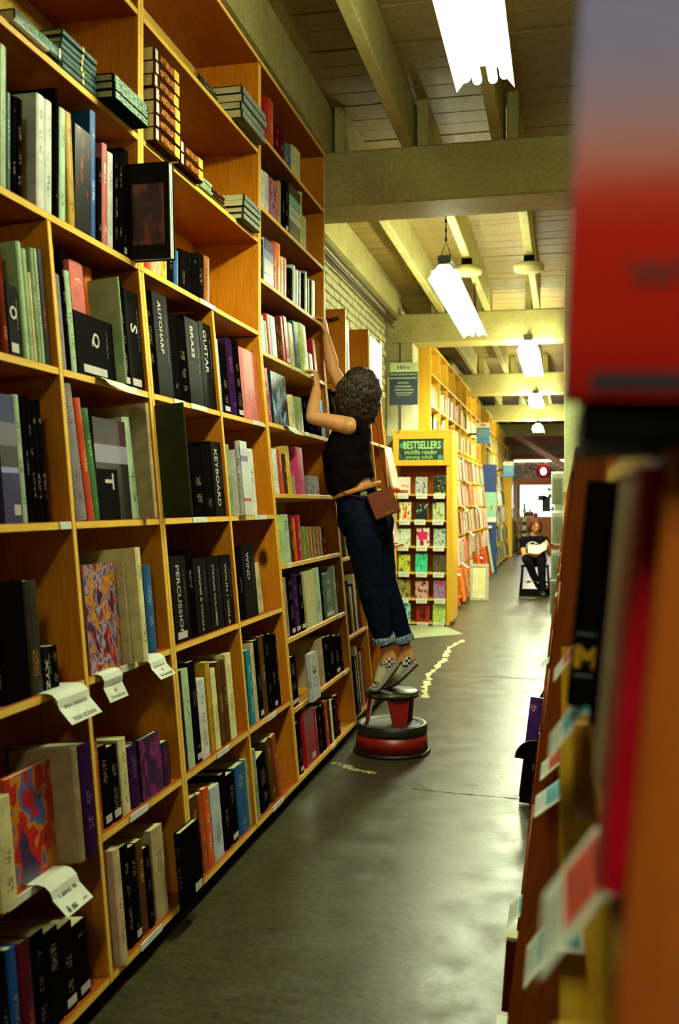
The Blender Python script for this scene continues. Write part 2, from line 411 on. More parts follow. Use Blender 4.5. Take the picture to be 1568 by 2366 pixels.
light(-.45, 16.2, 2.98, 1.5, 'small distant fluorescent light under the bright third beam', False, 3.4)
light(-.55, 21.5, 2.92, 1.3, 'farthest fluorescent light glimpsed beyond the fourth beam', False, 3.4)
for y, p_, e_ in ((-1.35, 'behind the camera', .9), (6.4, 'beside the step stool', .2), (11.8, 'beside the bestsellers case', .6), (17.2, 'beside the far rows', 1.2)): light(3.0 if y > 0 else -.15, y, 3.02, 2.4 if y > 0 else .95, 'fluorescent light out of view, %s' % p_, False, e_)  # unseen fill lamps, added to brighten the foreground and the aisle

# ------------------------------------------------------------------ bookcases
def case(root, frame, bays, shelves, z0, z1, depth=.30, out=1, mv=WV, mh=WH, mb_=WB, t=.022, top=True, kick=False, divs=True):
    """parts in a local frame: x=0 is the front, the case goes back to -out*depth"""
    F_ = FRAMES[frame] if isinstance(frame, str) else frame
    def bx(nm, x0, x1, y0, y1, a, b, m): 
        xa, xb = sorted((-out * x0, -out * x1))
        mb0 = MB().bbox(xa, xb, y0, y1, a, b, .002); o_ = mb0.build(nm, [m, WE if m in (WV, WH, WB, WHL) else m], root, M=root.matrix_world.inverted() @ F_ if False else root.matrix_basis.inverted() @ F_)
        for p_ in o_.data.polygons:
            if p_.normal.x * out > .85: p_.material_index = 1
        return o_
    for i, y in enumerate(bays):
        bx('side_panel' if i in (0, len(bays) - 1) else 'divider', 0, depth, y - t / 2, y + t / 2, z0, z1, mv)
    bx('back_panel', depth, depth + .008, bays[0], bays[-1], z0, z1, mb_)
    for zz in shelves:
        for i in range(len(bays) - 1):
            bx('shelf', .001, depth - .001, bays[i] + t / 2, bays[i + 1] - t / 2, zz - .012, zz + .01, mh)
    if top: bx('top_board', -.004, depth, bays[0] - t / 2, bays[-1] + t / 2, z1, z1 + t, mh)
    if kick: bx('plinth', .05, depth - .05, bays[0], bays[-1], z0 - .07, z0, BLACKP)
ZLs = [-(2.09 - z) / math.cos(A) for z in (1.673, 1.265, .85, .435, .075)]
Z4l = [-(2.09 - z) / math.cos(A) for z in (2.01, 1.685, 1.36, 1.035, .70, .385, .075)]
zbot = ZLs[-1] - .012
lc1 = empty('bookcase', T((-1.3, 2.4, 0)), 'slanted lower pine bookcase nearest the camera on the left', 'bookcase')
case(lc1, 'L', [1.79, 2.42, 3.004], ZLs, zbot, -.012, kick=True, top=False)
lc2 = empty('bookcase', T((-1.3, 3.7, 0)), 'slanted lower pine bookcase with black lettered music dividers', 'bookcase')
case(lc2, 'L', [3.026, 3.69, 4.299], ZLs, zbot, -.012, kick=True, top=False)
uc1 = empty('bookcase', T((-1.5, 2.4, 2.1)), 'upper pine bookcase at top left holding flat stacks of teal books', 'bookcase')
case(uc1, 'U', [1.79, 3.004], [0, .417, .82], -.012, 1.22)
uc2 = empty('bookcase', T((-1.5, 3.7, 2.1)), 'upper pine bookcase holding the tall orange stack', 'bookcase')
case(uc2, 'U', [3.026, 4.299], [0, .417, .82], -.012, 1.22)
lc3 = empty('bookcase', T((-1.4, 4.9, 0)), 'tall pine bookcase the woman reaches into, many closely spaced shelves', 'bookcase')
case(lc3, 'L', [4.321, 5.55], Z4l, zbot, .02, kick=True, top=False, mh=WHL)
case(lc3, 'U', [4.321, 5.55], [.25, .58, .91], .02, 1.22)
# next case beyond, lower and half hidden behind the woman
nc = empty('bookcase', T((-1.4, 6.4, 0)), 'lower pine bookcase just beyond, partly hidden behind the woman', 'bookcase')
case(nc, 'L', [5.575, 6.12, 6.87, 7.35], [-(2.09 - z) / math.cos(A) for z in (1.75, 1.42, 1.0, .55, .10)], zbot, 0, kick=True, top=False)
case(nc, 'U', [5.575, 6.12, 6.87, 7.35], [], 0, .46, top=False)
MB().box(0, .006, 6.88, 7.36, .02, .42).build('white_board', WHITEP, nc, M=nc.matrix_basis.inverted() @ FRAMES['U'])
MB().tube([(-.14, 6.1, .40), (-.10, 6.095, .385), (-.04, 6.1, .40)], .012, 6).build('hook', plain('dark_brown', (60, 30, 10), .5), nc, M=nc.matrix_basis.inverted() @ FRAMES['U'])
CELLS = [
 ('A1','U',1.79,3.015,0.01,[
  (2.2062,0.0328,0.357,'sage',-0.012,'t'),
  (2.2394,0.0183,0.249,'teal',-0.012,''),
  (2.262,0.0224,0.25,'ink',-0.012,''),
  (2.2848,0.0294,0.255,'ink',-0.012,''),
  (2.3848,0.04,0.306,'white',-0.012,'D.27'),
  (2.4253,0.0395,0.307,'white',-0.012,''),
  (2.4821,0.0188,0.359,'ink',-0.012,''),
  (2.5072,0.034,0.316,'mint',-0.012,''),
  (2.551,0.0364,0.321,'mustard',-0.012,'L5'),
  (2.5907,0.0972,0.302,'floral',-0.012,'F'),
  (2.6901,0.0342,0.379,'blue',-0.012,''),
  (2.7376,0.0277,0.255,'ink',-0.012,''),
  (2.7675,0.0321,0.31,'rose',-0.012,''),
  (2.8035,0.0376,0.296,'white',-0.012,''),
  (2.8482,0.0289,0.317,'ink',-0.012,''),
  (2.8804,0.0271,0.324,'ink',-0.012,''),
  (2.91,0.0436,0.344,'ink',-0.012,'w'),
 ]),
 ('A2','U',3.015,4.31,0.01,[
  (3.0265,0.008,0.09,'cream',-0.012,''),
  (3.035,0.0379,0.09,'cream',-0.012,''),
  (3.0772,0.0533,0.09,'red',-0.012,''),
  (3.1338,0.0414,0.09,'cream',-0.012,''),
  (3.1757,0.0373,0.09,'cream',-0.012,''),
  (3.2135,0.0548,0.09,'mustard',-0.012,''),
  (3.2743,0.0548,0.136,'ink',-0.012,''),
  (3.3327,0.0426,0.13,'blue',-0.012,''),
  (3.3919,0.0558,0.147,'ink',-0.012,''),
  (3.4503,0.0535,0.151,'ink',-0.012,''),
  (3.5093,0.0524,0.161,'ink',-0.012,''),
  (3.5673,0.0627,0.174,'ink',-0.012,''),
  (3.6387,0.0591,0.183,'oak',-0.012,''),
 ]),
 ('C4','U',4.31,5.55,0.92,[
  (4.4155,0.0806,0.208,'red',-0.012,''),
  (4.4965,0.0829,0.225,'red',-0.012,''),
  (4.6018,0.0685,0.142,'maroon',-0.012,''),
  (4.675,0.0849,0.162,'maroon',-0.012,''),
  (4.7695,0.0634,0.114,'steel',-0.012,''),
  (4.8354,0.0625,0.13,'steel',-0.012,''),
  (4.9005,0.059,0.146,'cream',-0.012,''),
  (4.962,0.0551,0.156,'cream',-0.012,''),
  (5.0198,0.0563,0.156,'cream',-0.012,''),
 ]),
 ('B4','U',4.31,5.55,0.59,[
  (4.3599,0.0682,0.178,'white',-0.012,''),
  (4.4322,0.0681,0.186,'white',-0.012,''),
  (4.5134,0.1431,0.186,'comic',-0.012,'F'),
  (4.6657,0.0373,0.217,'mustard',-0.012,''),
  (4.7147,0.0596,0.234,'ink',-0.012,''),
  (4.7792,0.0587,0.251,'ink',-0.012,'w'),
  (4.8478,0.2147,0.265,'panels',-0.012,'F'),
  (5.0706,0.0409,0.288,'lime',-0.012,''),
  (5.1253,0.0727,0.177,'cream',-0.012,''),
 ]),
 ('A4','U',4.31,5.55,0.26,[
  (4.3619,0.0453,0.186,'ink',-0.012,''),
  (4.4155,0.1506,0.207,'bluewhite',-0.012,'F'),
  (4.5727,0.0563,0.229,'orange',-0.012,''),
  (4.6313,0.0623,0.238,'orange',-0.012,''),
  (4.6983,0.0521,0.189,'cream',-0.012,''),
  (4.7527,0.0556,0.196,'rose',-0.012,''),
  (4.8182,0.0446,0.16,'ink',-0.012,''),
  (4.8652,0.0531,0.169,'ink',-0.012,''),
  (4.9234,0.0516,0.199,'mint',-0.012,''),
  (4.9855,0.0476,0.189,'white',-0.012,''),
  (5.0357,0.0457,0.197,'steel',-0.012,''),
  (5.0842,0.0328,0.192,'ink',-0.012,''),
  (5.1197,0.0332,0.2,'ink',-0.012,''),
  (5.1614,0.0508,0.222,'sage',-0.012,''),
  (5.2264,0.0346,0.196,'sage',-0.012,''),
  (5.2639,0.038,0.197,'ink',-0.012,''),
  (5.3107,0.0778,0.208,'lime',-0.012,''),
 ]),
 ('L41','L',4.31,5.55,-0.0703,[
  (4.3616,0.0806,0.176,'white',-0.012,''),
  (4.4426,0.034,0.158,'mint',-0.012,''),
  (4.4828,0.0478,0.201,'red',-0.012,''),
  (4.5317,0.1034,0.204,'bluewhite',-0.012,''),
  (4.6423,0.0388,0.216,'umber',-0.012,''),
  (4.6824,0.0395,0.222,'umber',-0.012,''),
  (4.7259,0.0477,0.233,'red',-0.012,''),
  (4.7769,0.0826,0.245,'red',-0.012,'w'),
  (4.8624,0.0963,0.228,'tan',-0.012,''),
  (4.9705,0.109,0.255,'teal',-0.012,''),
  (5.0967,0.1475,0.269,'lime',-0.012,''),
  (5.2447,0.1036,0.128,'sage',-0.012,''),
  (5.3656,0.077,0.222,'red',-0.012,''),
 ]),
 ('L42','L',4.31,5.55,-0.3967,[
  (4.3538,0.0824,0.255,'red',-0.012,'L3'),
  (4.465,0.2567,0.253,'bluecover',-0.012,'F'),
  (4.7697,0.0875,0.175,'cream',-0.012,'L3'),
  (4.8857,0.0643,0.176,'sage',-0.012,''),
  (4.9539,0.066,0.18,'sage',-0.012,''),
  (5.0295,0.0794,0.186,'ink',-0.012,''),
  (5.118,0.0911,0.188,'ink',-0.012,''),
  (5.2919,0.1195,0.227,'ink',-0.012,''),
  (5.4119,0.1175,0.213,'blue',-0.012,''),
 ]),
 ('L43','L',4.31,5.55,-0.723,[
  (4.3976,0.066,0.209,'white',-0.012,''),
  (4.4719,0.0727,0.21,'red',-0.012,'L3'),
  (4.5502,0.0609,0.192,'umber',-0.012,''),
  (4.6267,0.0555,0.235,'mustard',-0.012,''),
  (4.6827,0.067,0.093,'tan',-0.012,''),
  (4.7981,0.1418,0.24,'pinkcover',-0.012,''),
  (4.9681,0.2515,0.1,'greycover',-0.012,'F'),
 ]),
 ('L44','L',4.31,5.55,-1.0494,[
  (4.3718,0.046,0.228,'lime',-0.012,''),
  (4.4403,0.1226,0.23,'mint',-0.012,''),
  (4.5745,0.0551,0.219,'umber',-0.012,''),
  (4.6341,0.041,0.211,'orange',-0.012,''),
  (4.6936,0.0846,0.224,'red',-0.012,''),
  (4.7802,0.071,0.166,'olive',-0.012,''),
  (4.8543,0.0645,0.163,'olive',-0.012,''),
  (4.9224,0.0663,0.162,'rust',-0.012,''),
  (4.9922,0.0681,0.16,'olive',-0.012,''),
  (5.0639,0.0638,0.159,'rust',-0.012,''),
  (5.1314,0.0654,0.157,'olive',-0.012,''),
  (5.2034,0.0769,0.153,'maroon',-0.012,''),
 ]),
 ('L45','L',4.31,5.55,-1.3857,[
  (4.3679,0.0621,0.276,'tan',-0.012,''),
  (4.45,0.0764,0.296,'ink',-0.012,'w'),
  (4.5319,0.0892,0.283,'violet',-0.012,'w'),
  (4.6269,0.0875,0.27,'ink',-0.012,'w'),
  (4.7369,0.1921,0.28,'creamcover',-0.012,'F'),
  (4.9436,0.1232,0.284,'mint',-0.012,''),
  (5.0736,0.0425,0.256,'ink',-0.012,''),
  (5.1236,0.2301,0.239,'teal',-0.012,'w'),
  (5.372,0.0542,0.271,'mint',-0.012,''),
  (5.4289,0.0693,0.24,'umber',-0.012,''),
 ]),
 ('L46','L',4.31,5.55,-1.702,[
  (4.3552,0.1273,0.225,'ink',-0.012,'w'),
  (4.4831,0.1517,0.222,'whitebox',0.05,'Fo.05'),
  (4.9187,0.0864,0.235,'tan',-0.012,''),
  (5.0222,0.096,0.231,'ink',-0.012,''),
  (5.1292,0.1128,0.224,'ink',-0.012,''),
  (5.2521,0.1113,0.209,'ink',-0.012,'w'),
  (5.3732,0.0747,0.196,'ink',-0.012,''),
 ]),
 ('L47','L',4.31,5.55,-2.0133,[
  (4.3918,0.0696,0.234,'ink',-0.012,'w'),
  (4.509,0.1872,0.257,'redcover',-0.012,'F'),
  (4.7106,0.0527,0.237,'red',-0.012,''),
  (4.7728,0.0732,0.23,'ink',-0.012,''),
  (4.8617,0.0616,0.221,'ink',-0.012,''),
  (4.9356,0.046,0.23,'red',-0.012,''),
  (4.9956,0.0471,0.219,'umber',-0.012,''),
  (5.0506,0.036,0.209,'cream',-0.012,''),
  (5.0963,0.0612,0.206,'ink',-0.012,''),
  (5.1713,0.0757,0.213,'maroon',-0.012,''),
 ]),
 ('L01','L',1.79,2.42,-0.4087,[
  (2.1655,0.028,0.283,'maroon',-0.012,''),
  (2.3115,0.0572,0.285,'lilac',-0.08,'o-.08'),
  (2.1941,0.0533,0.18,'ink',-0.012,'T:O'),
  (2.2662,0.0221,0.304,'sage',-0.012,''),
  (2.2888,0.0222,0.291,'sage',-0.012,''),
  (2.3114,0.0121,0.234,'cream',-0.012,''),
  (2.3295,0.0185,0.303,'sage',-0.012,''),
  (2.3497,0.0141,0.306,'mint',-0.012,''),
  (2.3647,0.0314,0.31,'floral',-0.012,''),
 ]),
 ('L02','L',1.79,2.42,-0.8184,[
  (2.1089,0.0771,0.311,'tower',-0.012,'F'),
  (2.1883,0.0284,0.316,'mint',-0.012,''),
  (2.2223,0.0213,0.313,'ink',-0.012,''),
  (2.2454,0.0229,0.315,'ink',-0.012,''),
  (2.2697,0.0252,0.311,'ink',-0.012,''),
  (2.2975,0.0232,0.314,'ink',-0.012,''),
 ]),
 ('L03','L',1.79,2.42,-1.2351,[
  (2.046,0.1136,0.281,'ink',-0.012,'F'),
  (2.1628,0.0637,0.277,'goldbook',-0.012,''),
  (2.227,0.0349,0.108,'ink',-0.012,'T:XYZ'),
  (2.2664,0.0374,0.106,'ink',-0.012,''),
 ]),
 ('L04','L',1.79,2.42,-1.6518,[
  (1.9139,0.0573,0.239,'cream',0.03,'o.03'),
  (2.0199,0.1981,0.255,'redcartoon',-0.012,'F'),
  (2.2185,0.0299,0.277,'tan',0.05,'o.05'),
  (2.2561,0.0606,0.274,'violet',0.05,'o.05'),
 ]),
 ('L05','L',1.79,2.42,-2.0133,[
  (1.9356,0.0306,0.257,'ink',-0.012,''),
  (1.9794,0.0319,0.253,'blue',-0.012,''),
  (2.0308,0.0401,0.245,'plum',-0.012,''),
  (2.0789,0.0525,0.241,'ink',-0.012,''),
  (2.1354,0.0601,0.223,'ink',-0.012,''),
  (2.2001,0.0634,0.207,'ink',-0.012,'w'),
  (2.2681,0.067,0.186,'ink',-0.012,'w'),
 ]),
 ('L11','L',2.42,3.015,-0.4087,[
  (2.539,0.0562,0.387,'cream',-0.08,'o-.08'),
  (2.4315,0.0498,0.264,'greycover',-0.012,''),
  (2.4887,0.0201,0.328,'ink',-0.012,''),
  (2.5093,0.0315,0.286,'mint',-0.012,''),
  (2.6407,0.0854,0.356,'rose',-0.06,'o-.06'),
  (2.7727,0.0525,0.369,'orange',-0.08,'o-.08'),
  (2.5413,0.2438,0.183,'ink',-0.012,'T:Q'),
  (2.7856,0.008,0.325,'sage',0.02,'o.02'),
  (2.8464,0.0419,0.334,'ink',-0.012,'w'),
  (2.8889,0.1082,0.317,'ink',-0.012,'T:S'),
 ]),
 ('L12','L',2.42,3.015,-0.8184,[
  (2.4315,0.0127,0.361,'orange',-0.012,'L4'),
  (2.4491,0.0622,0.378,'greycover',-0.012,'L5'),
  (2.5189,0.0381,0.345,'red',-0.012,'L5'),
  (2.5584,0.0392,0.32,'green',-0.012,'L5'),
  (2.5981,0.2143,0.297,'tcover',-0.012,'FT:T'),
  (2.8134,0.0561,0.317,'mint',-0.012,'L4'),
  (2.87,0.0217,0.357,'tan',0.04,'o.04'),
 ]),
 ('L13','L',2.42,3.015,-1.2351,[
  (2.4315,0.0259,0.278,'mint',-0.012,''),
  (2.4662,0.2,0.297,'comicbig',-0.012,'F'),
  (2.6667,0.0106,0.293,'cream',0.015,'o.015'),
  (2.6829,0.0345,0.332,'cream',0.05,'o.05D.3'),
  (2.8652,0.0573,0.273,'blue',-0.012,''),
 ]),
 ('L14','L',2.42,3.015,-1.6518,[
  (2.4315,0.043,0.248,'rust',-0.012,''),
  (2.4771,0.0494,0.22,'ink',-0.012,'w'),
  (2.5296,0.0563,0.207,'ink',-0.012,'w'),
  (2.5982,0.0476,0.213,'cream',-0.012,''),
  (2.6542,0.0587,0.178,'violet',-0.012,''),
  (2.7235,0.1511,0.18,'galaxy',-0.012,'F'),
  (2.8786,0.0649,0.134,'galaxy',-0.012,''),
 ]),
 ('L15','L',2.42,3.015,-2.0133,[
  (2.4315,0.0356,0.308,'rust',-0.012,''),
  (2.4676,0.041,0.306,'creamside',0.01,'o.01'),
  (2.5644,0.0404,0.284,'ink',-0.012,''),
  (2.6078,0.0417,0.266,'ink',-0.012,'w'),
  (2.6547,0.0431,0.266,'umber',-0.012,''),
  (2.6993,0.0444,0.232,'ink',-0.012,''),
  (2.7624,0.083,0.265,'tan',-0.012,''),
  (2.8458,0.1577,0.229,'ink',0.04,'Fo.04'),
 ]),
 ('L21','L',3.015,3.69,-0.4087,[
  (3.0334,0.0783,0.324,'ink',-0.012,''),
  (3.1131,0.1296,0.36,'ink',-0.012,'T:AUTOHARP'),
  (3.2432,0.0716,0.304,'ink',-0.012,''),
  (3.3153,0.0836,0.305,'ink',-0.012,''),
  (3.4003,0.1427,0.326,'ink',-0.012,'T:BRASS'),
  (3.5463,0.1322,0.335,'ink',-0.012,'T:GUITAR'),
 ]),
 ('L22','L',3.015,3.69,-0.8184,[
  (3.0265,0.0102,0.367,'greenbox',0.1,'o.10D.28'),
  (3.2515,0.0888,0.243,'ink',-0.012,''),
  (3.3481,0.1145,0.259,'ink',-0.012,''),
  (3.4703,0.0856,0.27,'ink',-0.012,''),
  (3.5617,0.1168,0.287,'ink',-0.012,'T:KEYBOARD'),
 ]),
 ('L23','L',3.015,3.69,-1.2351,[
  (3.0265,0.0394,0.288,'ink',-0.012,''),
  (3.0714,0.1403,0.288,'ink',-0.012,'T:PERCUSSION'),
  (3.2213,0.051,0.307,'ink',-0.012,''),
  (3.2742,0.1337,0.272,'ink',-0.012,'T:SINGING & VOCALS'),
  (3.4149,0.1339,0.27,'ink',-0.012,'T:STRINGS DULCIMER'),
  (3.5579,0.1206,0.268,'ink',-0.012,'T:VIOLIN / VIOLA'),
 ]),
 ('L24','L',3.015,3.69,-1.6518,[
  (3.0364,0.0564,0.325,'violet',-0.012,''),
  (3.0997,0.0573,0.328,'mint',-0.012,''),
  (3.1653,0.057,0.342,'ink',-0.012,'w'),
  (3.2261,0.0751,0.271,'white',-0.012,''),
  (3.319,0.044,0.319,'mustard',-0.012,''),
  (3.3669,0.0481,0.287,'cream',-0.012,''),
  (3.4256,0.0482,0.303,'umber',-0.012,''),
  (3.4803,0.0405,0.3,'umber',-0.012,''),
  (3.5304,0.0651,0.317,'cream',-0.012,''),
 ]),
 ('L25','L',3.015,3.69,-2.0133,[
  (3.0265,0.041,0.266,'cream',-0.012,''),
  (3.077,0.065,0.268,'umber',-0.012,''),
  (3.1507,0.0424,0.262,'rust',-0.012,''),
  (3.2,0.0515,0.266,'orange',-0.012,''),
  (3.2632,0.0931,0.249,'bluewhite',-0.012,''),
  (3.3753,0.0568,0.268,'ink',-0.012,''),
  (3.4379,0.0798,0.249,'ink',-0.012,'w'),
  (3.5321,0.1064,0.253,'blue',-0.012,''),
  (3.6524,0.0261,0.255,'sage',-0.012,''),
 ]),
 ('L31','L',3.69,4.31,-0.4087,[
  (3.7015,0.0591,0.295,'blue',-0.012,''),
  (3.7633,0.0846,0.286,'ink',-0.012,'w'),
  (3.8545,0.0831,0.321,'violet',-0.012,''),
  (3.9394,0.0793,0.329,'ink',-0.012,'w'),
  (4.0222,0.2162,0.31,'pinkbook',-0.012,''),
  (4.2401,0.0368,0.326,'rust',-0.012,''),
 ]),
 ('L32','L',3.69,4.31,-0.8184,[
  (3.7398,0.0437,0.285,'sage',-0.012,''),
  (3.784,0.0919,0.298,'whitepurple',0.03,'Fo.03'),
  (4.008,0.0874,0.284,'white',-0.012,''),
 ]),
 ('L33','L',3.69,4.31,-1.2351,[
  (3.7653,0.0435,0.294,'ink',-0.012,''),
  (3.8147,0.165,0.296,'ink',-0.012,'T:WIND'),
  (3.9821,0.0718,0.213,'cream',-0.012,'L6'),
 ]),
 ('L34','L',3.69,4.31,-1.6518,[
  (3.7716,0.0523,0.295,'turquoise',-0.012,''),
  (3.8331,0.043,0.315,'cream',-0.012,''),
  (3.883,0.059,0.319,'ink',-0.012,'w'),
  (3.9521,0.0571,0.327,'umber',-0.012,''),
  (4.0178,0.0629,0.325,'ink',-0.012,''),
  (4.0891,0.0548,0.319,'ink',-0.012,'w'),
  (4.1533,0.0437,0.309,'ink',-0.012,''),
 ]),
 ('L35','L',3.69,4.31,-2.0133,[
  (3.7325,0.0547,0.269,'sage',-0.012,''),
  (3.7956,0.1163,0.22,'ink',-0.012,'L8'),
  (3.9424,0.0606,0.265,'umber',-0.012,'L8'),
  (4.0282,0.0551,0.264,'rust',-0.012,'L8'),
 ]),
]

# ------------------------------------------------------------------ books
def book_mesh(t, h, d, cover, hard=True):
    b = .0028 if hard else .0008; q = .003 if hard else .0006
    c = MB().prism([(-d, 0), (-.004, 0), (-.001, .18 * t), (0, .5 * t), (-.001, .82 * t), (-.004, t), (-d, t), (-d, t - b), (-.007, t - b), (-.007, b), (-d, b)], 0, h)
    c.f = [f for f in c.f]
    p = MB().box(-d + q, -.0075, b + .0002, t - b - .0002, q, h - q)
    return c.mesh('book', cover), p.mesh('pages', PAPER)
# concave cap faces are triangulated by the renderer; keep the pages as a part
ALL = []
WORD = dict(ink='black', sage='sage green', teal='dark teal', mint='pale green', floral='flower covered black', oak='brown', steel='steel blue', lime='yellow green',
    umber='dark brown', tan='tan', goldbook='black and gold', greenbox='dark grey green', pinkbook='dusty pink', creamside='cream and pink', tower='navy', greycover='grey', redcartoon='red cartoon',
    comic='pink comic', panels='black panelled', bluewhite='blue and white', bluecover='blue and black', pinkcover='pink and purple', creamcover='cream', whitebox='white diagram',
    redcover='red', tcover='dark plum', comicbig='orange comic', galaxy='purple galaxy', whitepurple='white and purple', lilac='lilac')
for k_, v_ in dict(tower=((36, 36, 84), (180, 180, 190)), greycover=((128, 112, 118), (60, 40, 50)), redcartoon=((180, 20, 28), (60, 100, 170)), comic=((190, 80, 110), (90, 60, 130)),
    panels=((30, 30, 26), (200, 210, 190)), bluewhite=((190, 200, 206), (50, 60, 120)), bluecover=((16, 40, 60), (40, 120, 180)), pinkcover=((190, 60, 110), (60, 30, 90)),
    creamcover=((200, 192, 120), (170, 120, 90)), whitebox=((196, 200, 202), (60, 60, 70)), redcover=((186, 24, 14), (150, 20, 10)), tcover=((56, 28, 40), (150, 140, 160)),
    comicbig=((190, 110, 40), (80, 60, 110)), galaxy=((40, 16, 56), (150, 30, 110)), whitepurple=((214, 214, 204), (90, 70, 130))).items(): PAL[k_] = v_
ARTS = {
 'floral': dict(stops=[(0, (24, 18, 22)), (.56, (24, 18, 22)), (.6, (150, 40, 20)), (.66, (150, 130, 120))], scale=3.2, seed=1.3),
 'comic': dict(stops=[(0, (60, 40, 90)), (.45, (200, 90, 110)), (.55, (190, 160, 150)), (.62, (70, 50, 120))], scale=5),
 'panels': dict(stops=[(0, (26, 26, 22)), (.30, (26, 26, 22)), (.32, (190, 204, 180)), (.46, (30, 30, 26)), (.48, (200, 206, 180)), (.60, (26, 26, 22)), (.62, (120, 190, 180)), (.8, (26, 26, 22))], kind='grad'),
 'bluewhite': dict(stops=[(0, (206, 210, 206)), (.2, (40, 50, 110)), (.23, (206, 210, 206)), (.55, (120, 140, 180)), (.75, (60, 60, 120)), (.95, (60, 60, 120))], kind='grad'),
 'bluecover': dict(stops=[(0, (12, 16, 24)), (.46, (16, 30, 44)), (.52, (40, 120, 180)), (.6, (120, 170, 190))], scale=3.5, seed=.4),
 'pinkcover': dict(stops=[(0, (60, 30, 90)), (.5, (200, 60, 110)), (.6, (220, 140, 160))], scale=4),
 'greycover': dict(stops=[(0, (60, 46, 56)), (.45, (128, 112, 118)), (.6, (160, 150, 150))], scale=4),
 'creamcover': dict(stops=[(0, (190, 130, 110)), (.45, (206, 200, 140)), (.6, (210, 214, 170))], scale=3, mode='EASE'),
 'redcover': dict(stops=[(0, (188, 22, 14)), (.6, (150, 16, 10))], scale=2, mode='EASE'),
 'whitebox': dict(stops=[(0, (200, 204, 204)), (1, (190, 194, 196))], scale=2),
 'tower': dict(stops=[(0, (28, 24, 84)), (.36, (28, 24, 84)), (.39, (150, 146, 190)), (.43, (50, 34, 50)), (.60, (110, 100, 120)), (.78, (40, 44, 100)), (.95, (40, 44, 100))], kind='grad'),
 'redcartoon': dict(stops=[(0, (60, 40, 80)), (.40, (186, 24, 34)), (.52, (204, 120, 30)), (.58, (60, 100, 180)), (.66, (190, 30, 40))], scale=2.6, seed=.9),
 'tcover': dict(stops=[(0, (20, 16, 24)), (.54, (20, 16, 24)), (.56, (140, 134, 156)), (.74, (66, 34, 48)), (1, (66, 34, 48))], kind='grad'),
 'comicbig': dict(stops=[(0, (50, 30, 60)), (.40, (180, 50, 24)), (.45, (160, 150, 170)), (.51, (70, 60, 120)), (.56, (206, 130, 40)), (.66, (150, 90, 40))], scale=5, seed=2.1),
 'galaxy': dict(stops=[(0, (16, 8, 26)), (.5, (40, 14, 60)), (.62, (150, 20, 110)), (.68, (60, 20, 80))], scale=3.4, seed=.2, mode='EASE'),
 'whitepurple': dict(stops=[(0, (214, 214, 204)), (.12, (214, 214, 204)), (.18, (190, 60, 50)), (.22, (214, 214, 204)), (.6, (200, 196, 210)), (.72, (90, 70, 140)), (.8, (180, 180, 190)), (.9, (206, 214, 204))], kind='grad'),
}
TLEN = {'AUTOHARP': .5, 'BRASS': .36, 'GUITAR': .5, 'KEYBOARD': .76, 'PERCUSSION': .84, 'SINGING & VOCALS': .84, 'STRINGS DULCIMER': .84, 'VIOLIN / VIOLA': .88, 'WIND': .38, 'XYZ': .7, 'CLASSICAL': .7}
CELLNAME = dict(A1='tall upper shelf at top left', A2='shelf behind the open black book', C4='topmost shelf above the woman', B4='second shelf above the woman', A4='third shelf above the woman',
  L41='shelf under her upper hand', L42='shelf under her lower hand', L43='shelf by her chest', L44='shelf by her hip', L45='shelf by her knee', L46='shelf with the white diagram book', L47='bottom shelf beside the stool',
  L01='leftmost column, top shelf', L02='leftmost column, second shelf', L03='leftmost column, third shelf', L04='leftmost column, fourth shelf', L05='leftmost column, bottom shelf',
  L11='second column, top shelf', L12='second column, second shelf', L13='second column, third shelf', L14='second column, fourth shelf', L15='second column, bottom shelf',
  L21='shelf with the autoharp divider', L22='shelf with the keyboard divider', L23='shelf with the percussion divider', L24='shelf under the percussion divider', L25='bottom shelf below the percussion divider',
  L31='shelf right of the guitar divider', L32='shelf right of the keyboard divider', L33='shelf with the wind divider', L34='shelf under the wind divider', L35='bottom shelf below the wind divider')
ORD = ['', 'first', 'second', 'third', 'fourth', 'fifth', 'sixth', 'seventh', 'eighth', 'ninth', 'tenth', 'eleventh', 'twelfth', 'thirteenth', 'fourteenth', 'fifteenth', 'sixteenth', 'seventeenth']
STICK = plain('price_sticker', (206, 196, 190), .5)
def put_book(M, t, h, d, key, op='', label=None, group=None, hard=None):
    hard = random.random() < .5 if hard is None else hard
    cm, pm_ = book_mesh(t, h, d, book_mat(key), hard)
    o = link('book', cm, None, M); tag(o, label, 'book', group)
    link('pages', pm_, o); return o
def face_out(M, wdt, h, key, label, group=None, t=.022):
    """M: bottom, near, front corner in the case frame, cover looks along local +x"""
    m2 = M @ T((-t, 0, 0)) @ RZ(-PI / 2)
    cm, pm_ = book_mesh(t, h, wdt, book_mat(key) if key in ('ink',) else book_mat(key), True)
    o = link('book', cm, None, m2 @ T((0, 0, 0))); tag(o, label, 'book', group); link('pages', pm_, o)
    if key in ARTS:
        # printed jacket on the board that looks outward
        a = MB().box(-wdt, 0, 0, .0008, 0, h).build('cover_art', art('art_' + key, **ARTS[key]), o, M=T((0, t + .0001, 0)))
    return o
